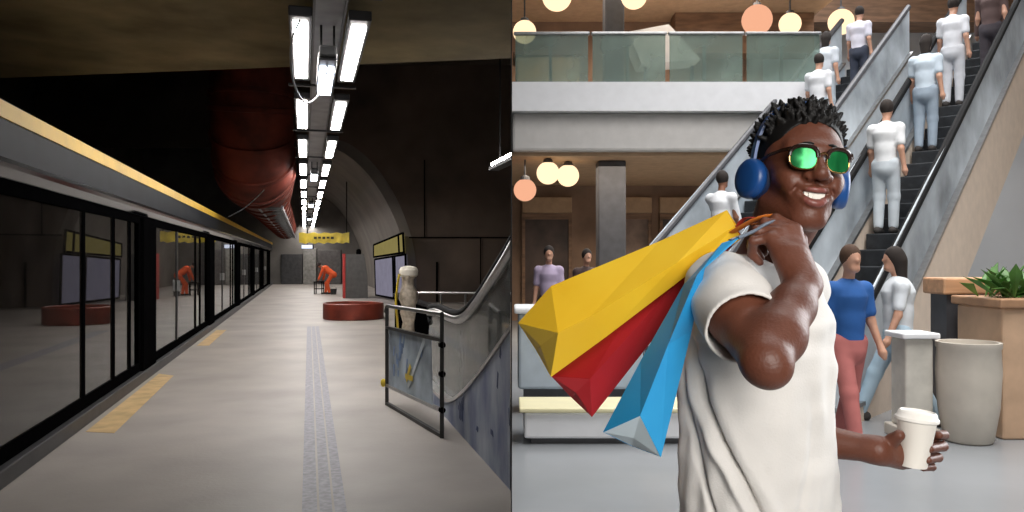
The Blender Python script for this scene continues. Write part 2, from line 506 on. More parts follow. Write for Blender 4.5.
def bay(label, panes, post, u_sh=0.0):
    t = thing('platform_screen_door', label, 'screen door', Sp(panes[0][0], VP_, 0.125), 'bays of the glass platform doors')
    top = 2.068
    for (a, b, kind) in panes:
        MB(S).box((a + 0.03, VP_ - 0.06, 0.20), (b - 0.03, VP_ - 0.045, top - 0.06)).build('glass_pane', G_door if kind else G_dark, t)
    fr = MB(S)
    a0, b0 = panes[0][0], panes[-1][1]
    fr.box((a0, VP_ - 0.10, 0.126), (b0, VP_ - 0.03, 0.24)); fr.box((a0, VP_ - 0.10, top - 0.08), (b0, VP_ - 0.03, top))
    fr.build('door_frame', M_black, t)
    for (a, b, kind) in panes:
        MB(S).box((b - 0.05, VP_ - 0.10, 0.24), (b + 0.03, VP_ - 0.028, top - 0.08), 0.006).build('mullion', M_mull if kind == 2 else M_black, t)
    if post:
        MB(S).box((post[0], VP_ - 0.16, 0.126), (post[1], VP_ + 0.015, top), 0.01).build('post', M_black, t)
    return t


first_bay = bay('wide glass platform door bay nearest the camera', [(2.6, 8.3, 1), (8.35, 9.52, 1), (9.57, 10.35, 1), (10.4, 10.92, 0)], (10.94, 11.8))
b2 = bay('glass platform door bay, second from the camera', [(11.82, 14.0, 2), (14.05, 16.25, 1), (16.3, 16.95, 1), (17.0, 18.2, 0)], (18.24, 19.1))
MB(S).box((13.93, VP_ - 0.04, 1.02), (13.99, VP_ + 0.01, 1.2), 0.01).build('handle', M_steel, b2)
for k in range(1, 5):
    u0 = 7.42 * k
    dup(b2, Sp(11.82 + u0, VP_, 0.125), 'glass platform door bay, %s from the camera' % ORD[k + 1])

# ---- floor markings
for k, (a, b) in enumerate([(-0.015, 0.075), (0.09, 0.165), (0.18, 0.25)]):
    struct(MB(S).prism([(3, a - 0.012, 0.001), (3, b - 0.012, 0.001), (19, b + 0.06, 0.001), (19, a + 0.06, 0.001)], (0, 0, 0.002)).build('floor_marking', M_tact))
for k, (pts) in enumerate([[(7.84, -1.89), (7.72, -1.63), (11.35, -1.68), (11.6, -1.9)], [(15.2, -1.87), (15.2, -1.66), (18.5, -1.66), (18.5, -1.87)]]):
    struct(MB(S).prism([(u, v, 0.001) for u, v in pts], (0, 0, 0.002)).build('floor_marking', M_ypaint))

# ---- low red steel ring
RX, RY = at(348, 321, 20.2).x, 20.9
rr = thing('steel_ring', 'low round red steel ring standing on the platform floor', 'ring', (RX, RY, 0))
MB().lathe([(0.76, 0), (0.78, 0.02), (0.78, 0.40), (0.74, 0.42), (0.72, 0.40), (0.72, 0.02)], (RX, RY, 0), 48, cap=False).build('wall', M_red, rr, smooth=True)
MB().lathe([(0.72, 0.0), (0.72, 0.30), (0.01, 0.31)], (RX, RY, 0), 48).build('lid', mat('dark_lid', (44, 36, 32), 0.7), rr)

# ---- kiosk cabinet at the far end
kx0, kx1 = at(344, 298, 32).x, at(368, 298, 32).x
kt = thing('grey_cabinet', 'tall dark grey cabinet with a red edge near the far vault wall', 'cabinet', (kx0, 32, 0))
MB().prism([(kx0 + .06, 32, 0.0), (kx1, 32, 0.0), (kx1 - 0.02, 32, 0.9), (kx1 - 0.16, 32, 1.76), (kx0 + .06, 32, 1.76)], (-0.3, 1.3, 0)).build('body', mat('cabinet_grey', (84, 82, 80), 0.5, var=0.1), kt)
MB().prism([(kx0 - .03, 31.97, 0), (kx0 + .06, 31.97, 0), (kx0 + .06, 31.97, 1.78), (kx0 - .03, 31.97, 1.78)], (-0.3, 1.3, 0)).build('red_edge', mat('red_paint', (178, 52, 46), 0.5), kt)
MB().lathe([(0.09, 0), (0.11, 0.05), (0.09, 0.18), (0.03, 0.22)], (kx1 - 0.45, 32.4, 1.76), 12).build('bag_on_top', M_black, kt)

# ---- hanging yellow sign and the lit box behind it
st = thing('hanging_sign', 'long yellow sign hung across the platform beneath the light rows', 'sign', at(325, 243, 36))
a = at(299, 233, 36); b = at(349, 243, 36)
bm_ = MB(); N = 16
top = []; bot = []
for i in range(N + 1):
    x = a.x + (b.x - a.x) * i / N
    top.append(Vector((x, 36, a.z + 0.03 * math.sin(i * 1.7)))); bot.append(Vector((x, 36 + 0.02 * math.sin(i * 2.3), b.z + 0.04 * math.sin(i * 2.1 + 1))))
vs = top + bot + [p + Vector((0, 0.14, 0)) for p in top] + [p + Vector((0, 0.14, 0)) for p in bot]; n = N + 1
fs = []
for i in range(N):
    fs += [(n + i, n + i + 1, i + 1, i), (2 * n + i, 2 * n + i + 1, 3 * n + i + 1, 3 * n + i), (i, i + 1, 2 * n + i + 1, 2 * n + i), (n + i + 1, n + i, 3 * n + i, 3 * n + i + 1)]
fs += [(0, 2 * n, 3 * n, n), (N, n + N, 3 * n + N, 2 * n + N)]
bm_.add(vs, fs).build('board', mat('yellow_sign_face', (206, 182, 62), 0.5, var=0.15, scale=3), st)
w = MB()
for i in range(5):
    x = a.x + (b.x - a.x) * (0.30 + 0.085 * i); zc = (a.z + b.z) / 2
    w.box((x, 35.97, zc - 0.05 + 0.02 * (i % 2)), (x + 0.13, 35.985, zc + 0.06))
w.build('dark_mark', mat('sign_ink', (60, 52, 20), 0.6), st)
for x in (a.x + 0.35, b.x - 0.12):
    MB().bar((x, 36.07, a.z), (x, 36.07, 5.5), 0.035).build('hanger_rod', M_rubber, st)
lb = thing('lit_box', 'small bright white light box below the yellow hanging sign', 'light', at(308, 247, 47))
a = at(301, 244.5, 47); b = at(313, 249, 47)
MB().box((a.x, 47, b.z), (b.x, 47.3, a.z), 0.02).build('housing', M_housing, lb)
MB().box((a.x + 0.04, 46.985, b.z + 0.03), (b.x - 0.04, 46.999, a.z - 0.03)).build('diffuser', emit('box_light', (222, 230, 250), 1.6), lb)
MB().bar(((a.x + b.x) / 2, 47.15, a.z), ((a.x + b.x) / 2, 47.15, 8.6), 0.04).build('hanger_rod', M_rubber, lb)

# ---- lit boards along the vault wall
def board(name, label, q, face, mull):
    """q: four wall points (near-top, far-top, far-bottom, near-bottom)"""
    t = thing(name, label, 'display board', q[3])
    nrm = (q[1] - q[0]).cross(q[3] - q[0]).normalized()
    if nrm.y > 0: nrm = -nrm
    MB().prism([p - nrm * 0.05 for p in q], nrm * 0.05).build('panel', face, t)
    f = MB()
    for i in range(4):
        f.bar(q[i], q[(i + 1) % 4], 0.07, 0.07, nrm)
    f.build('frame', M_black, t)
    for s in mull:
        MB().bar(q[0].lerp(q[1], s) + nrm * 0.02, q[3].lerp(q[2], s) + nrm * 0.02, 0.07, 0.07, nrm).build('mullion', M_black, t)
    return t


board('yellow_board', 'pale yellow lit sign board high on the vault wall', [at(403, 233, 28.2), at(374, 245, 33), at(374, 257, 33), at(404, 252.5, 28.2)], E_ysign, [0.12])
wb = board('poster_board', 'tall pale violet lit poster board with dark frame on the vault wall', [at(405.5, 254.5, 28.0), at(375, 259.5, 33), at(376, 295, 33), at(406.5, 300.5, 28.0)], E_panel, [0.30, 0.36])

# ---- strip lamp at the right, above the escalator
sl = thing('strip_lamp', 'short white strip lamp hanging high above the escalator', 'light', at(500, 160, 12))
a = at(494, 165, 12.4); dq = AX * -1
MB().bar(a, a + dq * 2.0, 0.09, 0.06).build('diffuser', E_lamp, sl, clip=EDGE)
MB().bar(a + Vector((0, 0, -0.06)) - dq * 0.02, a + Vector((0, 0, -0.06)) + dq * 2.0, 0.16, 0.05).build('housing', M_housing, sl, clip=EDGE)
MB().bar(a + dq * 0.4, a + dq * 0.4 + Vector((0, 0, 5.6)), 0.02).build('hanger_rod', M_rubber, sl)

# ---- railing behind the escalator
rt = thing('steel_railing', 'steel railing with thin rails against the dark brown wall', 'railing', (-1.9, 17, 0))
for z in (0.84, 0.46):
    MB().tube([(-2.15, 17, z), (-0.02, 16.6, z)], 0.025, 8).build('rail', M_steel, rt, smooth=True)
for x in (-2.1, -1.5, -0.98, -0.4):
    MB().tube([(x, 17 + (x + 2.15) * -0.19, 0), (x, 17 + (x + 2.15) * -0.19, 0.84)], 0.022, 8).build('post', M_steel, rt, smooth=True)

# ---- escalator rising towards the camera
VE = 1.32
deck = bez([(9.35, 0, 0.17), (8.7, 0, 0.17), (7.95, 0, 0.17), (7.45, 0, 0.225), (6.9, 0, 0.37), (6.2, 0, 0.63), (5.3, 0, 1.02), (4.0, 0, 1.6), (2.5, 0, 2.3)], 6)
rail = bez([(9.05, 0, 0.97), (8.6, 0, 1.0), (8.0, 0, 0.99), (7.45, 0, 1.0), (7.0, 0, 1.07), (6.5, 0, 1.22), (5.9, 0, 1.44), (5.3, 0, 1.68), (4.0, 0, 2.27), (2.5, 0, 2.98)], 6)
et = thing('escalator', 'glass sided escalator with scuffed blue grey cladding rising at the right', 'escalator', Sp(9.3, VE, 0))


def zof(path, u):
    for p, q in zip(path, path[1:]):
        if q.x <= u <= p.x:
            t = (p.x - u) / max(1e-6, p.x - q.x); return p.z + t * (q.z - p.z)
    return path[0].z if u > path[0].x else path[-1].z


low = [(p.x, VE, p.z - 0.035) for p in deck] + [(2.5, VE, 0.0), (9.35, VE, 0.0)]
MB(S).prism(low, (0, 0.03, 0)).build('cladding', M_clad, et, clip=EDGE)
dk = MB(S)
for p, q in zip(deck, deck[1:]):
    dk.add([(p.x, VE - 0.012, p.z - 0.035), (p.x, VE + 0.17, p.z - 0.035), (p.x, VE + 0.17, p.z), (p.x, VE - 0.012, p.z),
            (q.x, VE - 0.012, q.z - 0.035), (q.x, VE + 0.17, q.z - 0.035), (q.x, VE + 0.17, q.z), (q.x, VE - 0.012, q.z)],
           [(0, 1, 2, 3), (7, 6, 5, 4), (0, 4, 5, 1), (1, 5, 6, 2), (2, 6, 7, 3), (3, 7, 4, 0)])
dk.build('deck', M_steel, et, clip=EDGE)
us = [9.28, 9.22, 9.05] + [8.9 - 0.2 * k for k in range(32)]
gp = [(u, VE + 0.075, zof(rail, u) - 0.03 if u < 9.0 else [0.62, 0.8, 0.93][i]) for i, u in enumerate(us)]
gp += [(u, VE + 0.075, zof(deck, u) + 0.002) for u in reversed(us)]
MB(S).prism(gp, (0, 0.014, 0)).build('balustrade', G_bal, et, clip=EDGE)
hr = [Vector((9.12, VE + 0.08, 0.78)), Vector((9.25, VE + 0.08, 0.86)), Vector((9.22, VE + 0.08, 0.95))] + [Vector((p.x, VE + 0.08, p.z)) for p in rail]
MB(S).tube([p - Vector((0, 0, 0.03)) for p in hr[2:]], 0.044, 10).build('handrail_guide', M_steel, et, smooth=True, clip=EDGE)
MB(S).tube([p + Vector((0, 0, 0.028)) for p in hr], 0.034, 10).build('handrail', M_rubber, et, smooth=True, clip=EDGE)
MB(S).box((7.4, VE + 0.18, 0.0), (9.5, VE + 1.2, 0.05)).build('landing_plate', M_cream, et, clip=EDGE)
sk = MB(S)
for p, q in zip(deck, deck[1:]):
    sk.add([(p.x, VE + 0.172, max(0.051, p.z - 0.30)), (p.x, VE + 0.19, max(0.051, p.z - 0.30)), (p.x, VE + 0.19, p.z - 0.002), (p.x, VE + 0.172, p.z - 0.002),
            (q.x, VE + 0.172, max(0.051, q.z - 0.30)), (q.x, VE + 0.19, max(0.051, q.z - 0.30)), (q.x, VE + 0.19, q.z - 0.002), (q.x, VE + 0.172, q.z - 0.002)],
           [(0, 1, 2, 3), (7, 6, 5, 4), (0, 4, 5, 1), (1, 5, 6, 2), (2, 6, 7, 3), (3, 7, 4, 0)])
sk.build('skirt', M_cream, et, clip=EDGE)
for k in range(9):
    u = 7.38 - 0.36 * k; z = 0.05 + 0.17 * k
    if k < 4: MB(S).box((u - 0.36, VE + 0.2, max(0, z - 0.15)), (u, VE + 1.15, z + 0.05), 0.01).build('step', M_sill, et, clip=EDGE)

rnd = random.Random(21); M_scr = mat('dark_blue_scuff', (62, 76, 116), 0.7, var=0.2)
for k in range(11):
    u = 5.15 + 2.1 * rnd.random(); zt = zof(deck, u) - 0.05; z = 0.08 + (zt - 0.1) * rnd.random()
    L_ = min(0.04 + 0.13 * rnd.random(), zt - z); w_ = 0.015 + 0.07 * rnd.random() ** 2; dx_ = 0.06 * (rnd.random() - .5)
    MB(S).prism([(u, VE - 0.003, z), (u + w_, VE - 0.003, z + 0.01), (u + w_ * 0.8 + dx_, VE - 0.003, z + L_), (u + dx_, VE - 0.003, z + L_ * 0.9)], (0, 0.002, 0)).build('scuff', M_scr, et, clip=EDGE)

# ---- barrier frame with a plastic sheet
A = Vector((-1.319, 8.44, 0)); B = Vector((-0.602, 6.88, 0)); D = (B - A)
bt = thing('barrier_frame', 'metal barrier frame with a scuffed translucent sheet beside the escalator', 'barrier', A)
M_frame = mat('dull_grey_frame_metal', (50, 51, 50), 0.5, metal=0.3, var=0.2)
UPV = Vector((0, 0, 1)); NB = D.cross(UPV).normalized()
MB().bar(A + UPV * 0.0, A + UPV * 1.04, 0.034).build('post', M_mull, bt)
MB().bar(B, B + UPV * 1.07, 0.034).build('post', M_frame, bt)
MB().tube(bez([A + UPV * 0.98 - D * 0.03, A + UPV * 1.045 + D * 0.02, A + UPV * 1.05 + D * 0.2, B + UPV * 1.065], 6), 0.020, 10).build('top_rail', M_mull, bt, smooth=True)
MB().bar(A + UPV * 0.82, B + UPV * 0.84, 0.04, 0.03).build('middle_rail', M_mull, bt)
MB().bar(A + UPV * 0.21, B + UPV * 0.235, 0.035, 0.03).build('lower_rail', M_steel, bt)
MB().bar(A + UPV * 0.018, B + UPV * 0.018, 0.034, 0.03).build('base_rail', M_frame, bt)
sheet_m = glass('scuffed_plastic_sheet', (0.75, 0.80, 0.86), 0.25, 0.4, 0.60, (206, 220, 232), 1.45, 2.0)
sh = MB().prism([A + D * 0.05 + UPV * 0.22, A + D * 0.86 + UPV * 0.235, A + D * 0.84 + UPV * 0.83, A + D * 0.05 + UPV * 0.81], NB * 0.004).build('plastic_sheet', sheet_m, bt)
rnd = random.Random(4); M_smear = mat('blue_smear', (120, 146, 186), 0.6, var=0.2)
for k in range(15):
    s0 = 0.1 + 0.62 * rnd.random(); z0 = 0.32 + 0.38 * rnd.random()
    p = A + D * s0 + UPV * z0 + NB * 0.006; q = p + D * 0.05 * (rnd.random() - .3) + UPV * (0.05 + 0.09 * rnd.random())
    sc1 = MB().bar(p, q, 0.03 + 0.03 * rnd.random(), 0.002, NB)
    sc1.build('blue_smear', M_smear, sh)
MB().bar(A + D * 0.45 + UPV * 0.30 + NB * 0.009, A + D * 0.74 + UPV * 0.81 + NB * 0.009, 0.05, 0.003, NB).build('pale_stripe', mat('pale_tape', (196, 206, 212), 0.5), sh)
yt = MB()
yt.bar(A + D * 0.42 + UPV * 0.36 + NB * 0.012, A + D * 0.50 + UPV * 0.52 + NB * 0.012, 0.05, 0.003, NB)
yt.bar(A + D * 0.40 + UPV * 0.40 + NB * 0.012, A + D * 0.54 + UPV * 0.40 + NB * 0.012, 0.05, 0.003, NB)
yt.build('yellow_tape', M_ytape, sh)
MB().ball(A + UPV * 0.235 + Vector((-0.038, 0, 0)), 0.03, 10, 0.045).build('yellow_cap', M_ytape, bt, smooth=True)
for zz in (0.24, 0.55, 0.80):
    MB().lathe([(0.028, -0.02), (0.028, 0.02)], B + UPV * zz, 10, D).build('clamp', M_black, bt)

# ---- wrapped post behind the barrier
wx = at(408.5, 340, 13.3).x
wt = thing('wrapped_post', 'upright post bundled in milky plastic wrap with a yellow strap beside the barrier', 'post', (wx, 13.3, 0))
prof = [(0.12, 0), (0.14, 0.1), (0.12, 0.3), (0.10, 0.5), (0.13, 0.66), (0.12, 0.78), (0.15, 0.9), (0.14, 1.0), (0.10, 1.1), (0.09, 1.2), (0.12, 1.26), (0.12, 1.36), (0.02, 1.42)]
wb_ = MB().lathe(prof, (wx, 13.3, 0), 20)
for p in wb_.v:
    q = noise.noise_vector(p * 6) * 0.055; p += Vector((q.x, q.y, q.z * 0.3 if p.z > 0.01 else 0))
    if p.z < 0: p.z = 0
wb_.build('wrapped_body', M_wrap, wt, smooth=True, sharp=80)
MB().lathe([(0.13, 1.25), (0.158, 1.28), (0.162, 1.36), (0.13, 1.41), (0.03, 1.435)], (wx, 13.3, 0), 20, cap=False).build('white_cap', mat('white_plastic', (226, 220, 208), 0.4), wt, smooth=True)
MB().tube(bez([(wx - 0.13, 13.14, 1.30), (wx - 0.16, 13.12, 1.1), (wx - 0.18, 13.1, 0.85), (wx - 0.165, 13.12, 0.6), (wx - 0.15, 13.14, 0.3)], 5), 0.045, 6, flat=0.4).build('yellow_strap', M_ytape, wt)
# dark ticket-gate block behind it
gt = thing('dark_console', 'low dark console with sloped top behind the wrapped post', 'console', (wx - 0.7, 14.6, 0))
MB().prism([(wx - 0.42, 14.6, 0.0), (wx + 0.25, 14.6, 0.0), (wx + 0.25, 14.6, 0.62), (wx - 0.42, 14.6, 0.86)], (0, 0.5, 0)).build('body', M_black, gt)
MB().prism([(wx - 0.45, 14.57, 0.87), (wx + 0.28, 14.57, 0.63), (wx + 0.28, 14.57, 0.68), (wx - 0.45, 14.57, 0.92)], (0, 0.56, 0)).build('top', M_sill, gt)
# ================================================================== bodies: smooth solids on a voxel grid, meshed by surface nets
def rotmat(x, y, z):
    return np.array([x, y, z], dtype=np.float32)     # rows = local axes in world


def frame_from(d, up=(0, 0, 1)):
    d = np.array(d, float); d /= np.linalg.norm(d)
    up = np.array(up, float); s = np.cross(d, up); s /= np.linalg.norm(s); t = np.cross(s, d)
    return s, d, t


class Solid:
    def __init__(self, lo, hi, h):
        self.lo = np.array(lo, np.float32); self.h = h
        self.n = np.ceil((np.array(hi) - np.array(lo)) / h).astype(int) + 1
        self.d = np.full(self.n, 1.0, np.float32)

    def _grid(self, lo, hi):
        a = np.clip(np.floor((np.array(lo) - self.lo) / self.h).astype(int), 0, self.n)
        b = np.clip(np.ceil((np.array(hi) - self.lo) / self.h).astype(int) + 1, 0, self.n)
        if np.any(b <= a): return None, None
        ax = [self.lo[i] + self.h * np.arange(a[i], b[i], dtype=np.float32) for i in range(3)]
        P = np.stack(np.meshgrid(*ax, indexing='ij'), -1)
        return tuple(slice(a[i], b[i]) for i in range(3)), P

    def apply(self, lo, hi, fn, k=0.01, op='u'):
        m = k + 3 * self.h
        sl, P = self._grid(np.array(lo) - m, np.array(hi) + m)
        if sl is None: return self
        nd = fn(P); od = self.d[sl]
        if op == 'u':
            hh = np.maximum(k - np.abs(od - nd), 0) / k
            self.d[sl] = np.minimum(od, nd) - hh * hh * k * 0.25
        elif op == 's':
            nd = -nd; hh = np.maximum(k - np.abs(od - nd), 0) / k
            self.d[sl] = np.maximum(od, nd) + hh * hh * k * 0.25
        elif op == 'i':
            self.d[sl] = np.maximum(od, nd)
        return self

    def cap(self, a, b, ra, rb=None, k=0.01, op='u'):
        rb = ra if rb is None else rb
        a = np.array(a, np.float32); b = np.array(b, np.float32); r = max(ra, rb)
        ab = b - a; L = float(ab @ ab) + 1e-9

        def fn(P):
            t = np.clip(((P - a) @ ab) / L, 0, 1)
            return np.linalg.norm(P - a - t[..., None] * ab, axis=-1) - (ra + (rb - ra) * t)
        return self.apply(np.minimum(a, b) - r, np.maximum(a, b) + r, fn, k, op)

    def chain(self, pts, rs, k=0.01):
        for i in range(len(pts) - 1): self.cap(pts[i], pts[i + 1], rs[i], rs[i + 1], k)
        return self

    def ell(self, c, r, R=None, k=0.01, op='u'):
        c = np.array(c, np.float32); r = np.array(r, np.float32)

        def fn(P):
            q = P - c
            if R is not None: q = q @ np.array(R, np.float32).T
            k0 = np.linalg.norm(q / r, axis=-1); k1 = np.linalg.norm(q / (r * r), axis=-1) + 1e-6
            return k0 * (k0 - 1) / k1
        m = float(r.max())
        return self.apply(c - m, c + m, fn, k, op)

    def rbox(self, c, half, rad, R=None, k=0.01, op='u'):
        c = np.array(c, np.float32); hf = np.array(half, np.float32) - rad

        def fn(P):
            q = P - c
            if R is not None: q = q @ np.array(R, np.float32).T
            q = np.abs(q) - hf
            return np.linalg.norm(np.maximum(q, 0), axis=-1) + np.minimum(q.max(-1), 0) - rad
        m = float(np.linalg.norm(half))
        return self.apply(c - m, c + m, fn, k, op)

    def loft(self, secs, k=0.01, op='u', e=2.0):
        """secs: (z, cx, cy, rx, ry, angle) elliptical sections up the z axis"""
        S_ = np.array(sorted(secs), np.float32); z = S_[:, 0]

        def fn(P):
            pz = np.clip(P[..., 2], z[0], z[-1])
            cx, cy, rx, ry, an = [np.interp(pz, z, S_[:, i]).astype(np.float32) for i in range(1, 6)]
            x = P[..., 0] - cx; y = P[..., 1] - cy; c, s = np.cos(an), np.sin(an)
            u = (x * c + y * s) / rx; v = (-x * s + y * c) / ry
            rr = (np.abs(u) ** e + np.abs(v) ** e) ** (1 / e)
            side = (rr - 1) * np.minimum(rx, ry)
            dz = np.abs(P[..., 2] - (z[0] + z[-1]) / 2) - (z[-1] - z[0]) / 2
            return np.maximum(side, dz)
        m = S_[:, 3:5].max()
        lo = [S_[:, 1].min() - m, S_[:, 2].min() - m, z[0]]; hi = [S_[:, 1].max() + m, S_[:, 2].max() + m, z[-1]]
        return self.apply(lo, hi, fn, k, op)

    def mesh(self):
        d = self.d; h = self.h; n = d.shape
        ins = d < 0
        cnt = np.zeros((n[0] - 1, n[1] - 1, n[2] - 1), np.uint8)
        for i in (0, 1):
            for j in (0, 1):
                for k in (0, 1):
                    cnt += ins[i:n[0] - 1 + i, j:n[1] - 1 + j, k:n[2] - 1 + k]
        act = np.argwhere((cnt > 0) & (cnt < 8))
        idx = np.full(cnt.shape, -1, np.int32); idx[tuple(act.T)] = np.arange(len(act))
        offs = np.array([(i, j, k) for i in (0, 1) for j in (0, 1) for k in (0, 1)])
        vals = np.stack([d[act[:, 0] + o[0], act[:, 1] + o[1], act[:, 2] + o[2]] for o in offs], 1)
        acc = np.zeros((len(act), 3)); num = np.zeros(len(act))
        for a in range(8):
            for b in range(a + 1, 8):
                if np.abs(offs[a] - offs[b]).sum() != 1: continue
                va, vb = vals[:, a], vals[:, b]; m = (va < 0) != (vb < 0)
                t = np.where(m, va / np.where(m, va - vb, 1), 0)
                p = offs[a] + t[:, None] * (offs[b] - offs[a])
                acc += np.where(m[:, None], p, 0); num += m
        V = self.lo + h * (act + acc / num[:, None])
        F = []
        for ax in range(3):
            sl0 = [slice(None)] * 3; sl1 = [slice(None)] * 3
            sl0[ax] = slice(0, n[ax] - 1); sl1[ax] = slice(1, n[ax])
            A = ins[tuple(sl0)]; B = ins[tuple(sl1)]
            e = np.argwhere(A != B); fl = A[tuple(e.T)]
            b, c = (ax + 1) % 3, (ax + 2) % 3
            ok = (e[:, b] > 0) & (e[:, c] > 0) & (e[:, b] < n[b] - 1) & (e[:, c] < n[c] - 1)
            e = e[ok]; fl = fl[ok]
            q = []
            for db, dc in ((-1, -1), (0, -1), (0, 0), (-1, 0)):
                t = e.copy(); t[:, b] += db; t[:, c] += dc; q.append(idx[tuple(t.T)])
            q = np.stack(q, 1); q[~fl] = q[~fl][:, ::-1]
            F.append(q)
        F = np.concatenate(F)
        return V, F

    def build(self, name, material, parent=None, origin=None, fn=None):
        V, F = self.mesh()
        if fn is not None: V = fn(V, F)
        org = ORI[parent.name] if parent is not None else Vector(origin or (0, 0, 0))
        me = bpy.data.meshes.new(name)
        me.vertices.add(len(V)); me.vertices.foreach_set('co', (V - np.array(org)).astype(np.float32).ravel())
        me.loops.add(F.size); me.loops.foreach_set('vertex_index', F.astype(np.int32).ravel())
        me.polygons.add(len(F)); me.polygons.foreach_set('loop_start', np.arange(0, F.size, 4, dtype=np.int32))
        me.update(calc_edges=True); me.validate()
        me.polygons.foreach_set('use_smooth', [True] * len(me.polygons))
        me.materials.append(material)
        o = bpy.data.objects.new(name, me); COL.objects.link(o)
        if parent is not None: o.parent = parent
        else: o.location = org
        ORI[o.name] = org
        return o


# ================================================================== THE MAN WITH THE SHOPPING BAGS
def skin_mat(name, rgb, rgb2, rough=0.42):
    return mat(name, rgb, rough, var=0.1, scale=9, rgb2=rgb2, bump=0.12, bscale=190, spec=0.4, sss=0.04)


M_skin = skin_mat('dark_skin', (106, 63, 47), (90, 52, 39), 0.45)
M_shirt = mat('off_white_cotton', (216, 213, 209), 0.85, var=0.03, scale=10, bump=0.12, bscale=260, sheen=0.15)
M_hair = mat('black_hair', (17, 15, 15), 0.6, var=0.2, scale=30, spec=0.3)
M_blueplastic = mat('blue_headphone_plastic', (26, 74, 138), 0.38, var=0.1, scale=4)
M_bluepad = mat('dark_blue_cushion', (18, 38, 78), 0.6, var=0.1)
M_bluegrey = mat('satin_blue_metal', (86, 128, 178), 0.3, metal=0.4, var=0.08)
M_lens = mat('green_mirror_lens', (34, 140, 76), 0.25, metal=0.6, var=0.35, scale=28, stretch=(1, 1, 0.3))
M_tort = mat('dark_brown_acetate', (44, 26, 20), 0.25, var=0.3, scale=20)
M_gold = mat('gold_metal', (190, 150, 96), 0.25, metal=1.0, var=0.05)
M_teeth = mat('teeth', (232, 226, 216), 0.25, var=0.04)
M_lip = mat('lip', (132, 76, 68), 0.4, var=0.12, scale=20)
M_brow = M_hair
M_jean = mat('dark_blue_denim', (42, 52, 74), 0.8, var=0.15, scale=8, bump=0.1, bscale=150)
M_shoe = mat('white_shoe', (220, 220, 218), 0.5, var=0.04)


def mp(x, y, Y):
    """point seen at a spot of the photograph, at a distance"""
    return np.array([(x - 512) * Y / 800, Y, CAM_H + (260 - y) * Y / 800])


MY = 1.54
# head frame: yaw to the viewer's right, slight roll
yaw, roll = math.radians(1), math.radians(6.5)
hf = np.array([math.sin(yaw), -math.cos(yaw), 0.0])          # forward
hr0 = np.array([math.cos(yaw), math.sin(yaw), 0.0])          # towards his left (photo right)
hu0 = np.array([0, 0, 1.0])
hr = hr0 * math.cos(roll) - hu0 * math.sin(roll)
hu = hu0 * math.cos(roll) + hr0 * math.sin(roll)
HO = mp(796, 186, MY)
HR = rotmat(hr, hf, hu)


def H(x, f, u):
    return HO + hr * (x * 0.94) + hf * f + hu * u


def head_solid(s):
    def E(x, f, u, rx, rf, ru, k=0.02, op='u'): s.ell(H(x, f, u), (rx * 0.95, rf, ru), HR, k, op)
    E(0, -0.012, 0.050, 0.074, 0.097, 0.088, 0.01)
    E(0, 0.020, 0.058, 0.066, 0.070, 0.066, 0.03)      # forehead
    E(0, 0.030, -0.022, 0.052, 0.066, 0.062, 0.03)     # mid face
    for sx in (-1, 1):
        E(sx * 0.044, 0.062, 0.006, 0.022, 0.028, 0.018, 0.025)   # cheek bones
        E(sx * 0.037, 0.078, -0.010, 0.016, 0.016, 0.015, 0.02)   # smile cheeks
        s.cap(H(sx * 0.051, 0.005, -0.034), H(sx * 0.018, 0.076, -0.068), 0.018, 0.017, 0.025)  # jaw
        s.cap(H(sx * 0.012, 0.092, 0.056), H(sx * 0.044, 0.074, 0.060), 0.011, 0.010, 0.02)     # brow ridge
        E(sx * 0.033, 0.098, 0.036, 0.016, 0.012, 0.011, 0.012, 's')   # eye socket
        E(sx * 0.032, 0.083, 0.038, 0.014, 0.013, 0.011, 0.006)   # lidded eye
        E(sx * 0.017, 0.103, 0.006, 0.012, 0.012, 0.010, 0.009)   # nostril wing
        E(sx * 0.080, -0.006, 0.015, 0.008, 0.018, 0.030, 0.006)   # ear
        E(sx * 0.082, 0.000, -0.016, 0.006, 0.009, 0.011, 0.005)   # lobe
    E(0, 0.082, -0.064, 0.022, 0.019, 0.018, 0.02)     # chin
    s.cap(H(0, 0.096, 0.046), H(0, 0.120, 0.014), 0.0075, 0.011, 0.012)   # nose bridge
    E(0, 0.119, 0.010, 0.015, 0.012, 0.011, 0.008)     # nose tip
    for sx in (-1, 1):
        E(sx * 0.008, 0.112, -0.003, 0.005, 0.006, 0.004, 0.003, 's')
    # muzzle around the mouth
    E(0, 0.078, -0.030, 0.036, 0.026, 0.028, 0.018)
    # smiling mouth opening
    for i in range(-4, 5):
        x = i * 0.0080
        up = -0.0280 + 0.012 * (i / 4) ** 2
        E(x, 0.106 - 0.016 * (i / 4) ** 2, up, 0.007, 0.014, 0.0102 * (1 - 0.55 * abs(i / 4) ** 1.5), 0.003, 's')
    # lips
    for sgn, du, rr in ((1, 0.0115, 0.0050), (-1, -0.0135, 0.0066)):
        pts = []
        for i in range(-4, 5):
            t = i / 4
            pts.append(H(0.036 * t, 0.1045 - 0.0225 * t * t, -0.0280 + 0.012 * t * t + du * (1 - abs(t) ** 2.2)))
        s.chain(pts, [rr * (1 - 0.35 * abs(i / 4)) for i in range(-4, 5)], 0.005)
    # nasolabial folds
    for sx in (-1, 1):
        s.cap(H(sx * 0.024, 0.106, 0.000), H(sx * 0.042, 0.090, -0.024), 0.0022, 0.002, 0.006, 's')


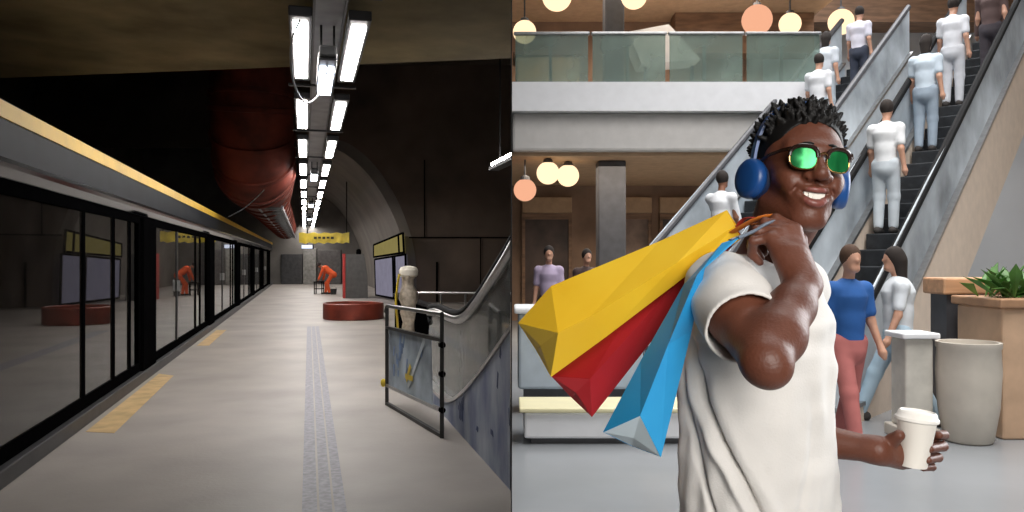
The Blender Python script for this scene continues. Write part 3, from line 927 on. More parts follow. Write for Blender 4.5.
# joints (right arm is the near one, folded up to the shoulder; left arm is beyond the body, holding the cup)
R_SH, R_EL, R_WR = np.array([0.378, 1.44, 1.480]), mp(765, 361, 1.20), mp(803, 285, 1.335)
L_SH, L_EL, L_WR = np.array([0.60, 1.70, 1.47]), np.array([0.545, 1.70, 1.165]), mp(876, 450, 1.575)
NB_ = np.array([0.478, 1.575, 1.50])      # base of the neck
TA = math.radians(26)                      # chest turned towards the photo's right


def unit(v): return v / np.linalg.norm(v)


def right_hand(s):
    w = R_WR
    K = [mp(795, 229, 1.405), mp(786, 229, 1.40), mp(777, 232, 1.39), mp(770, 238, 1.38)]      # knuckles index..little
    pc = (K[0] + K[1] + K[2] + K[3]) / 4
    for i, k in enumerate(K):
        b = w + (k - w) * 0.18 + (k - pc) * 0.35
        s.cap(b, w + (k - w) * 0.97, 0.0135, 0.0125, 0.012)
    s.cap(w, w + (pc - w) * 0.5, 0.027, 0.026, 0.02)
    mids = [mp(776, 219, 1.415), mp(765, 223, 1.41), mp(757, 231, 1.40), mp(753, 241, 1.385)]
    dist = [mp(765, 231, 1.44), mp(757, 238, 1.435), mp(752, 246, 1.425), mp(752, 254, 1.405)]
    tips = [mp(770, 246, 1.435), mp(764, 252, 1.43), mp(760, 258, 1.42), mp(760, 262, 1.405)]
    for a, b, c, d, r in zip(K, mids, dist, tips, (0.0098, 0.0102, 0.0098, 0.0086)):
        s.cap(a, b, r * 1.08, r, 0.005); s.cap(b, c, r, r * 0.93, 0.004); s.cap(c, d, r * 0.93, r * 0.82, 0.004)
    # thumb from the side of the palm, over the straps
    t0 = w + (K[0] - w) * 0.35 + np.array([0.012, 0.02, 0])
    t1 = mp(800, 240, 1.44); t2 = mp(786, 228, 1.455); t3 = mp(774, 226, 1.46)
    s.cap(t0, t1, 0.015, 0.0125, 0.012); s.cap(t1, t2, 0.012, 0.0108, 0.005); s.cap(t2, t3, 0.0108, 0.009, 0.004)


CUP_B, CUP_T = mp(912.5, 466, 1.585), mp(917, 418, 1.585)


def left_hand(s):
    w = L_WR
    ax = unit(CUP_T - CUP_B)
    P0 = mp(897, 452, 1.60)
    s.cap(w, P0, 0.0235, 0.026, 0.02)
    K = [mp(913, 437, 1.652), mp(913, 447, 1.655), mp(911, 456, 1.652), mp(907, 463, 1.645)]   # knuckles behind the cup
    for i, k in enumerate(K):
        b = w + (k - w) * 0.35
        s.cap(b, k, 0.0145, 0.0125, 0.012)
    m1 = [mp(933, 436, 1.65), mp(935, 446, 1.65), mp(932, 456, 1.648), mp(926, 464, 1.64)]
    m2 = [mp(944, 435, 1.625), mp(943, 446.5, 1.617), mp(938, 457.5, 1.612), mp(932, 467, 1.61)]
    tp = [mp(939, 435, 1.590), mp(930, 449, 1.566), mp(928, 460, 1.565), mp(923, 468, 1.575)]
    for a, b, c, d, r in zip(K, m1, m2, tp, (0.0100, 0.0104, 0.0098, 0.0084)):
        s.cap(a, b, r * 1.08, r, 0.005); s.cap(b, c, r, r * 0.92, 0.004); s.cap(c, d, r * 0.92, r * 0.8, 0.004)
    # thumb rising on the near side of the cup, ball of the thumb below
    t0 = mp(886, 447, 1.585); t1 = mp(893, 440, 1.565); t2 = mp(899, 435.5, 1.550)
    s.cap(w + (P0 - w) * 0.3, t0, 0.020, 0.0155, 0.012); s.cap(t0, t1, 0.0150, 0.0132, 0.006); s.cap(t1, t2, 0.0130, 0.0112, 0.004)
    s.cap(mp(884, 456, 1.575), mp(902, 462, 1.60), 0.017, 0.015, 0.012)


man = thing('person', 'smiling man in white t-shirt, blue headphones and green sunglasses carrying shopping bags', 'person', (0.47, 1.56, 0))
body = Solid((0.24, 1.04, 0.82), (0.93, 1.92, 1.80), 0.0026)
body.loft([(0.86, 0.475, 1.565, 0.14, 0.10, TA), (1.05, 0.475, 1.565, 0.13, 0.095, TA), (1.25, 0.475, 1.565, 0.14, 0.10, TA),
           (1.40, 0.475, 1.565, 0.145, 0.10, TA), (1.47, 0.475, 1.57, 0.12, 0.075, TA), (1.50, 0.478, 1.575, 0.07, 0.06, TA)], 0.02)
body.chain([NB_ - np.array([0, 0, 0.03]), H(0.0, -0.022, -0.05), H(0, -0.02, 0.0)], [0.062, 0.056, 0.056], 0.03)
for sh in (R_SH, L_SH): body.cap(NB_ + (sh - NB_) * 0.15 - np.array([0, 0, 0.01]), sh, 0.045, 0.052, 0.04)
body.chain([R_SH, R_SH + (R_EL - R_SH) * 0.45, R_EL], [0.055, 0.049, 0.034], 0.02)
body.chain([R_EL, R_EL + (R_WR - R_EL) * 0.3, R_EL + (R_WR - R_EL) * 0.7, R_WR], [0.034, 0.041, 0.034, 0.0275], 0.02)
body.cap(R_EL + np.array([0.004, -0.006, -0.006]), R_EL + np.array([0.006, -0.008, -0.01]), 0.031, 0.030, 0.015)
body.chain([L_SH, L_EL], [0.052, 0.040], 0.02)
body.chain([L_EL, L_EL + (L_WR - L_EL) * 0.35, L_WR], [0.040, 0.037, 0.0245], 0.015)
head_solid(body)
right_hand(body); left_hand(body)
body.build('body', M_skin, man)
del body

# teeth
tv = []; tf = []
mbt = MB()
for i in range(-4, 5):
    t = i / 4.0
    if abs(i) == 4: continue
    c = H(0.0078 * i, 0.0985 - 0.017 * t * t, -0.0250 + 0.012 * t * t)
    rr = 0.0042
    mbt.add([tuple(c + hr * a * rr + hf * b * 0.003 + hu * d * 0.0085 * (1 - 0.3 * abs(t))) for a in (-1, 1) for b in (-1, 1) for d in (-1, 1)],
            [(0, 1, 3, 2), (4, 6, 7, 5), (0, 4, 5, 1), (2, 3, 7, 6), (0, 2, 6, 4), (1, 5, 7, 3)])
mbt.build('teeth', M_teeth, man)
# lips as a thin coloured part over the lip ridges
lp = Solid(H(-0.05, 0.14, -0.07) - 0.06, H(0.05, 0.06, 0.0) + 0.06, 0.0014)
for du, rr in ((0.0112, 0.0049), (-0.0135, 0.0068)):
    pts = [H(0.035 * i / 6, 0.1052 - 0.0220 * (i / 6) ** 2, -0.0280 + 0.012 * (i / 6) ** 2 + du * (1 - abs(i / 6) ** 2.2)) for i in range(-6, 7)]
    lp.chain(pts, [rr * (1 - 0.55 * abs(i / 6) ** 2) for i in range(-6, 7)], 0.003)
lp.build('lips', M_lip, man)

# hair: a close cap with short standing twists
hs = Solid(H(0, 0, 0.07) - 0.16, H(0, 0, 0.07) + 0.16, 0.0024)
hs.ell(H(0, -0.020, 0.056), (0.0775, 0.1, 0.0885), HR, 0.004)
hs.ell(H(0, 0.018, 0.080), (0.066, 0.066, 0.054), HR, 0.02)
hs.ell(H(0, 0.100, 0.030), (0.080, 0.082, 0.088), HR, 0.004, 's')    # open the face
for sx in (-1, 1): hs.ell(H(sx * 0.085, 0.030, -0.030), (0.03, 0.06, 0.045), HR, 0.01, 's')
hs.ell(H(0, -0.06, -0.075), (0.1, 0.1, 0.055), HR, 0.01, 's')
rnd = random.Random(11)
N_T = 560
for i in range(N_T):
    # even directions over the upper dome
    z = 1 - (i + 0.5) / N_T * 1.05; ph = i * 2.39996
    r_ = math.sqrt(max(0, 1 - z * z)); dx, df, du = r_ * math.cos(ph), r_ * math.sin(ph), z
    if df > 0.60 and du < 0.52: continue
    if df > 0.40 and du < 0.38: continue
    if du < 0.05 and df > 0.1: continue
    if abs(-0.014 + df * 0.090 + 0.004) < 0.0165: continue
    b = H(dx * 0.074, -0.014 + df * 0.090, 0.063 + du * 0.084)
    nn = unit(hr * dx + hf * df * 0.8 + hu * (du + 0.25))
    j = np.array([rnd.uniform(-1, 1), rnd.uniform(-1, 1), rnd.uniform(-0.4, 1)]) * 0.35
    L_ = (0.013 + 0.010 * max(0, du)) * rnd.uniform(0.75, 1.25)
    t = b + unit(nn + j) * L_
    t2 = t + unit(nn + j * 2.2) * 0.007
    hs.cap(b, t, 0.0058, 0.0042, 0.003); hs.cap(t, t2, 0.0042, 0.0028, 0.002)
for i in range(150):
    z = 1 - (i + 0.5) / 150 * 0.86; ph = i * 2.39996
    r_ = math.sqrt(max(0, 1 - z * z)); dx, df, du = r_ * math.cos(ph), r_ * math.sin(ph), z
    if df < 0.0: continue
    b = H(dx * 0.062, 0.018 + df * 0.064, 0.080 + du * 0.052)
    if b @ hu - HO @ hu < 0.098 + 0.012 * df: continue
    j = np.array([rnd.uniform(-1, 1), rnd.uniform(-1, 1), rnd.uniform(-0.4, 1)]) * 0.3
    nn = unit(hr * dx + hf * df * 0.7 + hu * (du + 0.5)); L_ = rnd.uniform(0.010, 0.018)
    hs.cap(b, b + unit(nn + j) * L_, 0.0056, 0.0032, 0.003)
hs.build('hair', M_hair, man)
del hs
# eyebrows, moustache line and a dark shell standing in for shade under the chin
for sx in (-1, 1):
    MB().tube([tuple(H(sx * (0.014 + 0.008 * i), 0.1015 - 0.0022 * i * i * 0.6, 0.0655 + 0.0018 * i - 0.0009 * i * i)) for i in range(5)],
              [0.0022, 0.0034, 0.0034, 0.003, 0.0015], 8, flat=0.8).build('eyebrow', M_brow, man, smooth=True)
bd = Solid(H(0, 0.05, -0.06) - 0.09, H(0, 0.05, -0.06) + 0.09, 0.0022)
bd.ell(H(0, 0.0828, -0.0700), (0.0215, 0.0182, 0.0135), HR, 0.006)
for sx in (-1, 1):
    bd.cap(H(sx * 0.012, 0.080, -0.0745), H(sx * 0.046, 0.030, -0.050), 0.0115, 0.014, 0.01)
bd.build('chin_shade', mat('painted_chin_shade', (74, 46, 36), 0.8, var=0.3, scale=60, bump=0.3, bscale=300), man)

# T-shirt
sh = Solid((0.20, 1.15, 0.76), (0.80, 1.95, 1.60), 0.0034)
c_, s_ = math.cos(TA), math.sin(TA)
sh.loft([(0.84, 0.486, 1.565, 0.162, 0.135, TA), (0.95, 0.484, 1.565, 0.160, 0.132, TA), (1.05, 0.481, 1.565, 0.156, 0.128, TA), (1.20, 0.476, 1.565, 0.152, 0.126, TA),
         (1.33, 0.474, 1.565, 0.158, 0.128, TA), (1.41, 0.474, 1.565, 0.158, 0.12, TA), (1.47, 0.476, 1.568, 0.135, 0.10, TA), (1.512, 0.477, 1.573, 0.092, 0.082, TA)], 0.02, e=2.3)
for q in (R_SH, L_SH): sh.cap(NB_ + (q - NB_) * 0.2 - np.array([0, 0, 0.012]), q, 0.054, 0.058, 0.05)
R_SL = R_SH + (R_EL - R_SH) * 0.60
sh.chain([R_SH, R_SH + (R_EL - R_SH) * 0.3, R_SL], [0.060, 0.064, 0.066], 0.03)
L_SL = L_SH + (L_EL - L_SH) * 0.6
sh.chain([L_SH, L_SL], [0.066, 0.064], 0.03)
# cut the sleeve hems flat and hollow them around the arms
for a, b in ((R_SL, R_EL), (L_SL, L_EL)):
    d_ = unit(b - a); fr_ = frame_from(d_)
    sh.rbox(a + d_ * 0.083, (0.12, 0.08, 0.12), 0.002, rotmat(*fr_), 0.004, 's')
    sh.cap(a - d_ * 0.05, a + d_ * 0.06, 0.060, 0.060, 0.004, 's')
# neck opening
sh.cap(NB_ + np.array([0.004, -0.005, 0.008]), H(0, -0.02, -0.03), 0.066, 0.066, 0.006, 's')


def folds(V, F):
    """drape: long diagonal and vertical folds worked into the cloth"""
    c = np.array([0.478, 1.565]); q = V[:, :2] - c
    u = q[:, 0] * c_ + q[:, 1] * s_; v = -q[:, 0] * s_ + q[:, 1] * c_      # u towards his left, v towards his back
    ang = np.arctan2(v / 0.13, u / 0.18)
    nrm = np.stack([q[:, 0], q[:, 1], np.zeros(len(V))], 1); nrm /= np.linalg.norm(nrm, axis=1)[:, None] + 1e-9
    z = V[:, 2]
    low = np.clip((1.42 - z) / 0.12, 0, 1)
    X, Y = V[:, 0], V[:, 1]
    px = 512 + 800 * X / Y
    amp = 0.0022 * np.sin(ang * 7 + z * 11 + 1.3 * np.sin(z * 13)) + 0.0016 * np.sin(ang * 15 - z * 17)
    py = 260 + (CAM_H - z) * 800 / Y
    near = np.clip((0.05 - v) / 0.05, 0, 1)
    fx_ = np.array
    for yy, xx, wd_, dp_ in (([300, 340, 400, 440, 470, 512, 560], [688, 692, 706, 722, 738, 760, 790], 2.8, -0.021),
                             ([300, 340, 400, 440, 470, 512, 560], [678, 682, 695, 710, 726, 747, 776], 6.0, 0.012),
                             ([300, 340, 400, 440, 470, 512, 560], [698, 703, 718, 735, 752, 775, 806], 8.0, 0.007),
                             ([320, 360, 420, 470, 512, 560], [683, 684, 690, 700, 712, 728], 2.8, -0.013),
                             ([380, 420, 460, 512, 560], [812, 814, 812, 800, 790], 5.0, -0.006),
                             ([380, 420, 460, 512, 560], [822, 825, 825, 818, 806], 5.0, 0.004)):
        xp_ = np.interp(py, yy, xx); fade = np.clip((py - yy[0]) / 40, 0, 1)
        amp = amp + near * fade * dp_ * np.exp(-((px - xp_) / wd_) ** 2)
    # wrinkles gathered at the armpit and over the sleeve
    zz = np.array([noise.noise(Vector((x * 14, y * 14, w * 26))) for x, y, w in V])
    r = V + nrm * (amp * low)[:, None]
    up = np.clip((z - 1.30) / 0.1, 0, 1)
    r = r + nrm * (0.0065 * zz * up + 0.003 * zz)[:, None]
    return r


sh.build('t_shirt', M_shirt, man, fn=folds)
del sh
# jeans and shoes
jn = Solid((0.20, 1.25, 0.02), (0.80, 1.90, 0.98), 0.008)
jn.loft([(0.80, 0.475, 1.565, 0.165, 0.115, TA), (0.95, 0.475, 1.565, 0.155, 0.105, TA)], 0.02)
for sgn in (-1, 1):
    hip = np.array([0.475 + sgn * 0.085 * c_, 1.565 + sgn * 0.085 * s_, 0.84]); ank = hip + np.array([0.02 * sgn, 0.0, -0.75])
    jn.chain([hip, hip * 0.52 + ank * 0.48, ank], [0.095, 0.075, 0.062], 0.03)
jn.build('jeans', M_jean, man)
for sgn in (-1, 1):
    an = np.array([0.475 + sgn * 0.105 * c_, 1.565 + sgn * 0.085 * s_, 0.0])
    so = Solid(an - 0.26, an + 0.26, 0.006); fd = np.array([math.sin(TA), -math.cos(TA), 0])
    so.chain([an - fd * 0.06 + [0, 0, 0.045], an + fd * 0.07 + [0, 0, 0.042], an + fd * 0.16 + [0, 0, 0.035]], [0.044, 0.044, 0.035], 0.02)
    so.rbox(an + [0, 0, -0.1], (0.4, 0.4, 0.1), 0.002, None, 0.002, 's')
    so.build('shoe', M_shoe, man)

# ---- headphones (worn: a thing of its own resting on the head)
hp = thing('headphones', 'blue over-ear headphones worn by the smiling man', 'headphones', tuple(HO))
for sx in (-1, 1):
    c = HO + hr * sx * (0.080 if sx < 0 else 0.078) + hf * (-0.004) + hu * 0.004
    cn = unit(hr * sx + hf * (0.36 if sx < 0 else 0.30))
    rim = [(0.030, -0.004), (0.037, -0.001), (0.0395, 0.006), (0.0385, 0.016), (0.034, 0.021), (0.022, 0.024), (0.001, 0.0245)]
    ec = MB().lathe(rim, tuple(c), 32, tuple(cn)).build('ear_cup', M_blueplastic, hp, smooth=True, sharp=60)
    cu = MB().lathe([(0.026, -0.016), (0.034, -0.014), (0.0385, -0.009), (0.036, -0.003), (0.030, -0.001)], tuple(c), 32, tuple(cn)).build('ear_cushion', M_bluepad, hp, smooth=True, sharp=60)
band = []
for i in range(33):
    a = math.pi * i / 32
    band.append(H(-0.0925 * math.copysign(abs(math.cos(a)) ** 0.85, math.cos(a)), -0.004, 0.030 + 0.130 * (math.sin(a) if 0 < i < 32 else 0) ** 0.85))
bb = MB()
w_ = 0.0125
rings = []
for i, p in enumerate(band):
    tn = unit(band[min(i + 1, 32)] - band[max(i - 1, 0)]); nn = unit(np.cross(tn, hf))
    if nn @ (p - H(0, -0.006, 0.05)) < 0: nn = -nn
    rings.append([p - hf * w_ - nn * 0.002, p - hf * w_ * 0.9 + nn * 0.003, p + hf * w_ * 0.9 + nn * 0.003, p + hf * w_ - nn * 0.002, p - nn * 0.004])
vs = [tuple(q) for r in rings for q in r]
fs = [(i * 5 + k, i * 5 + (k + 1) % 5, (i + 1) * 5 + (k + 1) % 5, (i + 1) * 5 + k) for i in range(32) for k in range(5)]
bb.add(vs, fs + [(4, 3, 2, 1, 0), tuple(32 * 5 + k for k in range(5))]).build('headband', M_blueplastic, hp, smooth=True, sharp=50)
for sx in (-1, 1):
    MB().tube([tuple(H(sx * 0.0885, -0.004, 0.008)), tuple(H(sx * 0.0925, -0.005, 0.035)), tuple(H(sx * 0.090, -0.006, 0.066)), tuple(H(sx * 0.083, -0.006, 0.096))],
              [0.009, 0.0095, 0.009, 0.007], 10, flat=0.55).build('yoke', M_bluegrey, hp, smooth=True)

# ---- sunglasses
sg = thing('sunglasses', 'dark browline sunglasses with green mirrored lenses on the smiling man', 'sunglasses', tuple(H(0, 0.1, 0.04)))


def rim_pts(sx, scale=1.0, df=0.0):
    out = []
    for i in range(28):
        a = 2 * math.pi * i / 28
        ca, sa = math.cos(a), math.sin(a)
        x = 0.0245 * math.copysign(abs(ca) ** 0.75, ca) * scale; u = 0.0215 * math.copysign(abs(sa) ** 0.8, sa) * scale
        if sa > 0: u *= 0.88
        xx = sx * 0.0335 + x
        out.append(H(xx, 0.1145 + df - 9.0 * max(0, abs(xx) - 0.02) ** 2, 0.038 + u))
    return out


for sx in (-1, 1):
    rp_ = rim_pts(sx, 0.97); bk = [p - hf * 0.002 for p in rp_]
    ctr = sum(rp_) / len(rp_) + hf * 0.0022
    vs = [tuple(ctr)] + [tuple(p) for p in rp_] + [tuple(ctr - hf * 0.004)] + [tuple(p) for p in bk]; n = 28
    fs = [(0, 1 + i, 1 + (i + 1) % n) for i in range(n)] + [(n + 1, n + 2 + (i + 1) % n, n + 2 + i) for i in range(n)]
    fs += [(1 + i, n + 2 + i, n + 2 + (i + 1) % n, 1 + (i + 1) % n) for i in range(n)]
    MB().add(vs, fs).build('lens', M_lens, sg, smooth=True, sharp=40)
    MB().tube([tuple(p) for p in rim_pts(sx)], 0.0014, 8, closed=True).build('wire_rim', M_gold, sg, smooth=True)
    r2 = rim_pts(sx, 1.0, 0.001)
    top = [tuple(r2[i] + hu * 0.0015) for i in range(0, 15)]
    MB().tube(top, 0.0040, 10).build('brow_bar', M_tort, sg, smooth=True)
    MB().tube([tuple(H(sx * 0.058, 0.1050, 0.052)), tuple(H(sx * 0.068, 0.088, 0.050)), tuple(H(sx * 0.0775, 0.050, 0.046)), tuple(H(sx * 0.082, 0.010, 0.038)), tuple(H(sx * 0.084, -0.02, 0.025))],
              [0.004, 0.0036, 0.003, 0.003, 0.003], 8).build('temple', M_tort, sg, smooth=True)
MB().tube([tuple(H(-0.0095, 0.1165, 0.044)), tuple(H(0, 0.1215, 0.048)), tuple(H(0.0095, 0.1165, 0.044))], 0.0018, 8).build('bridge', M_gold, sg, smooth=True)

# ---- the cup
cu = thing('paper_cup', 'white paper coffee cup with white lid in the man\'s hand', 'cup', tuple(CUP_B))
cax = tuple(unit(CUP_T - CUP_B)); ch = float(np.linalg.norm(CUP_T - CUP_B))
M_cup = mat('white_card', (236, 231, 222), 0.6, var=0.02)
M_lid = mat('white_plastic_lid', (238, 235, 229), 0.35, var=0.02)
MB().lathe([(0.024, 0.003), (0.0258, 0.0), (0.0265, 0.002), (0.0365, ch - 0.002), (0.0378, ch), (0.036, ch + 0.002)], tuple(CUP_B), 40, cax).build('cup_body', M_cup, cu, smooth=True)
MB().lathe([(0.0385, ch - 0.006), (0.0405, ch - 0.004), (0.0405, ch + 0.001), (0.0375, ch + 0.004), (0.0355, ch + 0.010), (0.0335, ch + 0.0135), (0.0315, ch + 0.0145), (0.030, ch + 0.012), (0.004, ch + 0.012)],
           tuple(CUP_B), 40, cax).build('lid', M_lid, cu, smooth=True)

# ---- shopping bags
def paper(name, rgb, rgb2):
    return mat(name, rgb, 0.5, var=0.05, scale=5, rgb2=rgb2, bump=0.12, bscale=18)


def bag(label, rings, m, m_in, cat='shopping bag'):
    """rings from mouth to bottom: upper edge, front crest, lower edge, back (photo spot + distance)"""
    P = [[Vector(mp(*q)) for q in r] for r in rings]
    t = thing('shopping_bag', label, cat, P[0][1], 'shopping bags over the shoulder')
    n = 4; out = MB(); vs = [p for r in P for p in r]
    fs = [(i * n + k, (i + 1) * n + k, (i + 1) * n + (k + 1) % n, i * n + (k + 1) % n) for i in range(len(P) - 1) for k in range(n)]
    b = out.add(vs, fs).build('side_panels', m, t)
    md = b.modifiers.new('paper', 'SOLIDIFY'); md.thickness = 0.0012
    e = P[-1]; c = (e[0] + e[2] + e[1] + e[3]) / 4
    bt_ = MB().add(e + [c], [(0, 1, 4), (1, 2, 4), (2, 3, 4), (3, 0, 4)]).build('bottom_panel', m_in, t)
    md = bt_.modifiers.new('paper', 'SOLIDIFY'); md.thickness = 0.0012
    # a crease line where the bottom was folded
    return t, P


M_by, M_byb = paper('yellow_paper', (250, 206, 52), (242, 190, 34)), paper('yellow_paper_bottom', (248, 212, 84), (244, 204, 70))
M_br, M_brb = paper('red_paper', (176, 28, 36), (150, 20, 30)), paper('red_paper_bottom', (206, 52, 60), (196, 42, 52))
M_bb, M_bbb = paper('blue_paper', (46, 160, 220), (28, 140, 206)), paper('lightened_blue_paper_bottom', (226, 243, 252), (212, 236, 250))  # bottom coloured near-white in place of missing light from below
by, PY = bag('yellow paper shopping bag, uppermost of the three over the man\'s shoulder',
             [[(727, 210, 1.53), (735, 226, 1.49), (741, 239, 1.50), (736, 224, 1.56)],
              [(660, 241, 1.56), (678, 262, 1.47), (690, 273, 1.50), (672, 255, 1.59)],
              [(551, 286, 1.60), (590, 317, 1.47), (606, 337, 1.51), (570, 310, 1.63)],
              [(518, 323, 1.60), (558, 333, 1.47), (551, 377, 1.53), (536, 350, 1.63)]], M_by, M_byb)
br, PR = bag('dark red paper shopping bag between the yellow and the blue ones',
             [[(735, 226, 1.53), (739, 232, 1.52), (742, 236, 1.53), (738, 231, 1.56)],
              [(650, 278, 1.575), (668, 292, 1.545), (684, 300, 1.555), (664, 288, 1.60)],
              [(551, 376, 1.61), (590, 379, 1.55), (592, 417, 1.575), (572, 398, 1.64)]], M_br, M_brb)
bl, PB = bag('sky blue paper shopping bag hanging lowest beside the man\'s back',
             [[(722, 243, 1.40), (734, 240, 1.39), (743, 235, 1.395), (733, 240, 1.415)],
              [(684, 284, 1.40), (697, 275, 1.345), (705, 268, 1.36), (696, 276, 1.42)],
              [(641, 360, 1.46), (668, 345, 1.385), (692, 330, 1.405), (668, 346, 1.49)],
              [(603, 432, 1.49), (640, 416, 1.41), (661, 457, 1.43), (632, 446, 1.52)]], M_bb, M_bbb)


def strap(t, pts, m, r=0.006, flat=0.3):
    MB().tube(bez([tuple(mp(*p)) for p in pts], 6), r, 10, flat=flat).build('handle', m, t, smooth=True)


M_org = mat('orange_ribbon', (214, 120, 44), 0.5, var=0.08); M_rib = mat('grey_blue_ribbon', (128, 142, 160), 0.45, var=0.08); M_rrib = mat('red_ribbon', (190, 56, 48), 0.5, var=0.08)
strap(by, [(733, 232, 1.49), (752, 221, 1.44), (768, 216, 1.425), (780, 218, 1.43), (786, 226, 1.44), (780, 236, 1.45)], M_org, 0.0085)
strap(by, [(736, 226, 1.53), (754, 224, 1.50), (770, 222, 1.47), (782, 226, 1.455)], M_org, 0.005)
strap(br, [(737, 228, 1.52), (744, 219, 1.50), (755, 218, 1.475), (770, 220, 1.45), (782, 226, 1.45)], M_rrib)
strap(bl, [(738, 238, 1.395), (752, 232, 1.395), (766, 224, 1.40), (777, 221, 1.425), (784, 228, 1.44)], M_rib, 0.0105)
strap(bl, [(730, 240, 1.41), (748, 233, 1.42), (764, 227, 1.43), (778, 226, 1.445)], M_rib, 0.006)
# ================================================================== MALL (right of the dividing sheet)
M_mfloor = mat('polished_grey_floor', (150, 154, 158), 0.25, var=0.05, scale=0.8)
M_white = mat('white_fascia', (236, 237, 240), 0.6, var=0.02)
M_lgrey = mat('pale_grey_fascia', (206, 203, 200), 0.6, var=0.03)
M_tan = mat('tan_soffit', (190, 158, 126), 0.7, var=0.06)
M_mbrown = mat('brown_shop_wall', (156, 126, 104), 0.7, var=0.16, scale=1.2)
M_wood = mat('brown_wood', (140, 108, 84), 0.55, var=0.18, scale=2, stretch=(1, 6, 6))
M_dkcol = mat('dark_grey_column', (74, 74, 78), 0.5, var=0.1)
M_greenglass = glass('greenish_balustrade_glass', (0.66, 0.74, 0.70), 0.1, 0.6, 0.4, (150, 168, 158), dscale=0.8)
M_blueglass = glass('blue_balustrade_glass', (0.70, 0.80, 0.88), 0.12, 0.4, 0.62, (226, 236, 244), dscale=0.8)
M_paleblue = mat('pale_blue_grey_panel', (186, 198, 208), 0.45, var=0.05)
M_beige = mat('beige_cladding', (226, 208, 190), 0.55, var=0.04)
M_step = mat('dark_step_metal', (44, 47, 51), 0.5, metal=0.3, var=0.2, scale=10)
M_peach = mat('peach_wood_planter', (206, 172, 142), 0.6, var=0.08, scale=4)
M_leaf = mat('green_leaf', (84, 132, 58), 0.5, var=0.25, scale=4)
M_pot = mat('cream_pot', (204, 196, 184), 0.6, var=0.04)

struct(MB().box((0.0, -5, -0.3), (16, 23, 0.0)).build('floor_mall', M_mfloor))
struct(MB().box((0.002, 22, 0), (16, 22.3, 12)).build('wall_back_mall', mat('pale_blue_grey_wall', (214, 218, 222), 0.7, var=0.06, scale=0.4)))
struct(MB().box((16, -5, 0), (16.3, 22.3, 12)).build('wall_right_mall', M_beige))
struct(MB().box((0.002, -5.3, 0), (16.3, -5.0, 12)).build('wall_front_mall', M_lgrey))
struct(MB().box((0.002, -5.3, 12), (16.3, 22.3, 12.3)).build('ceiling_mall', M_lgrey))
# gallery floor with its two-tier fascia
gal = MB().box((0.002, 14.05, 4.15), (5.6, 21.9, 4.66)).build('trim_gallery_upper', M_white); struct(gal)
struct(MB().box((0.002, 14.25, 3.47), (5.5, 21.9, 4.149), 0.05).build('trim_gallery_lower', M_lgrey))
struct(MB().box((0.002, 14.4, 3.40), (5.4, 21.9, 3.469)).build('ceiling_arcade', M_tan))
struct(MB().box((0.002, 20.2, 0), (5.6, 20.4, 3.399)).build('wall_shop', M_mbrown))
struct(MB().box((0.002, 20.4, 4.661), (6.4, 20.6, 7.6)).build('wall_gallery', M_mbrown))
struct(MB().box((0.002, 15.5, 7.6), (7.5, 21.9, 7.75)).build('ceiling_gallery', M_tan))
struct(MB().box((5.6, 20.9, 7.75), (16, 21.9, 9.6)).build('beam', M_wood))
struct(MB().box((4.0, 19.6, 6.6), (7.4, 20.2, 7.59)).build('beam.001', M_wood))
# columns
for k, (x0, x1, y, z0, z1, m) in enumerate([(1.62, 2.14, 15.0, 0.0, 3.399, M_dkcol), (2.00, 2.42, 17.2, 4.661, 7.599, M_dkcol)]):
    struct(MB().box((x0, y, z0), (x1, y + 0.5, z1), 0.03).build('column', m))
# shop openings on the lower wall
for k, (x0, x1, rgb) in enumerate([(0.25, 1.5, (88, 70, 62)), (2.3, 3.5, (150, 126, 112)), (3.7, 5.0, (96, 84, 80))]):
    t = thing('shop_front', ['dark brown shop front under the gallery beside the dividing edge', 'pale brown shop front behind the dark column', 'grey brown shop front at the right of the arcade'][k], 'shop front', (x0, 20.1, 0))
    f = MB()
    for a, b in (((x0, 20.05, 0), (x0 + 0.08, 20.19, 2.7)), ((x1 - 0.08, 20.05, 0), (x1, 20.19, 2.7)), ((x0 + 0.08, 20.05, 2.55), (x1 - 0.08, 20.19, 2.7))):
        f.box(a, b)
    f.build('frame', M_wood, t)
    MB().box((x0 + 0.08, 20.12, 0.02), (x1 - 0.08, 20.18, 2.55)).build('display_panel', mat('shop_display_%d' % k, rgb, 0.5, var=0.3, scale=1.6), t)
    MB().box((x0, 20.0, 2.71), (x1, 20.19, 3.1), 0.02).build('sign_band', M_tan, t)

# gallery balustrade in panels
for k in range(4):
    x0 = 0.06 + k * 1.38
    t = thing('balustrade_panel', 'greenish glass balustrade panel on the gallery edge, %s from the left' % ORD[k], 'balustrade', (x0, 14.3, 4.66), 'glass panels along the gallery edge')
    MB().box((x0, 14.3, 4.68), (x0 + 1.3, 14.33, 5.55)).build('glass_pane', M_greenglass, t)
    MB().box((x0 - 0.03, 14.27, 5.55), (x0 + 1.33, 14.36, 5.61), 0.02).build('top_rail', M_steel, t)
    MB().box((x0 + 0.6, 14.34, 4.661), (x0 + 0.66, 14.38, 5.55)).build('post', M_steel, t)

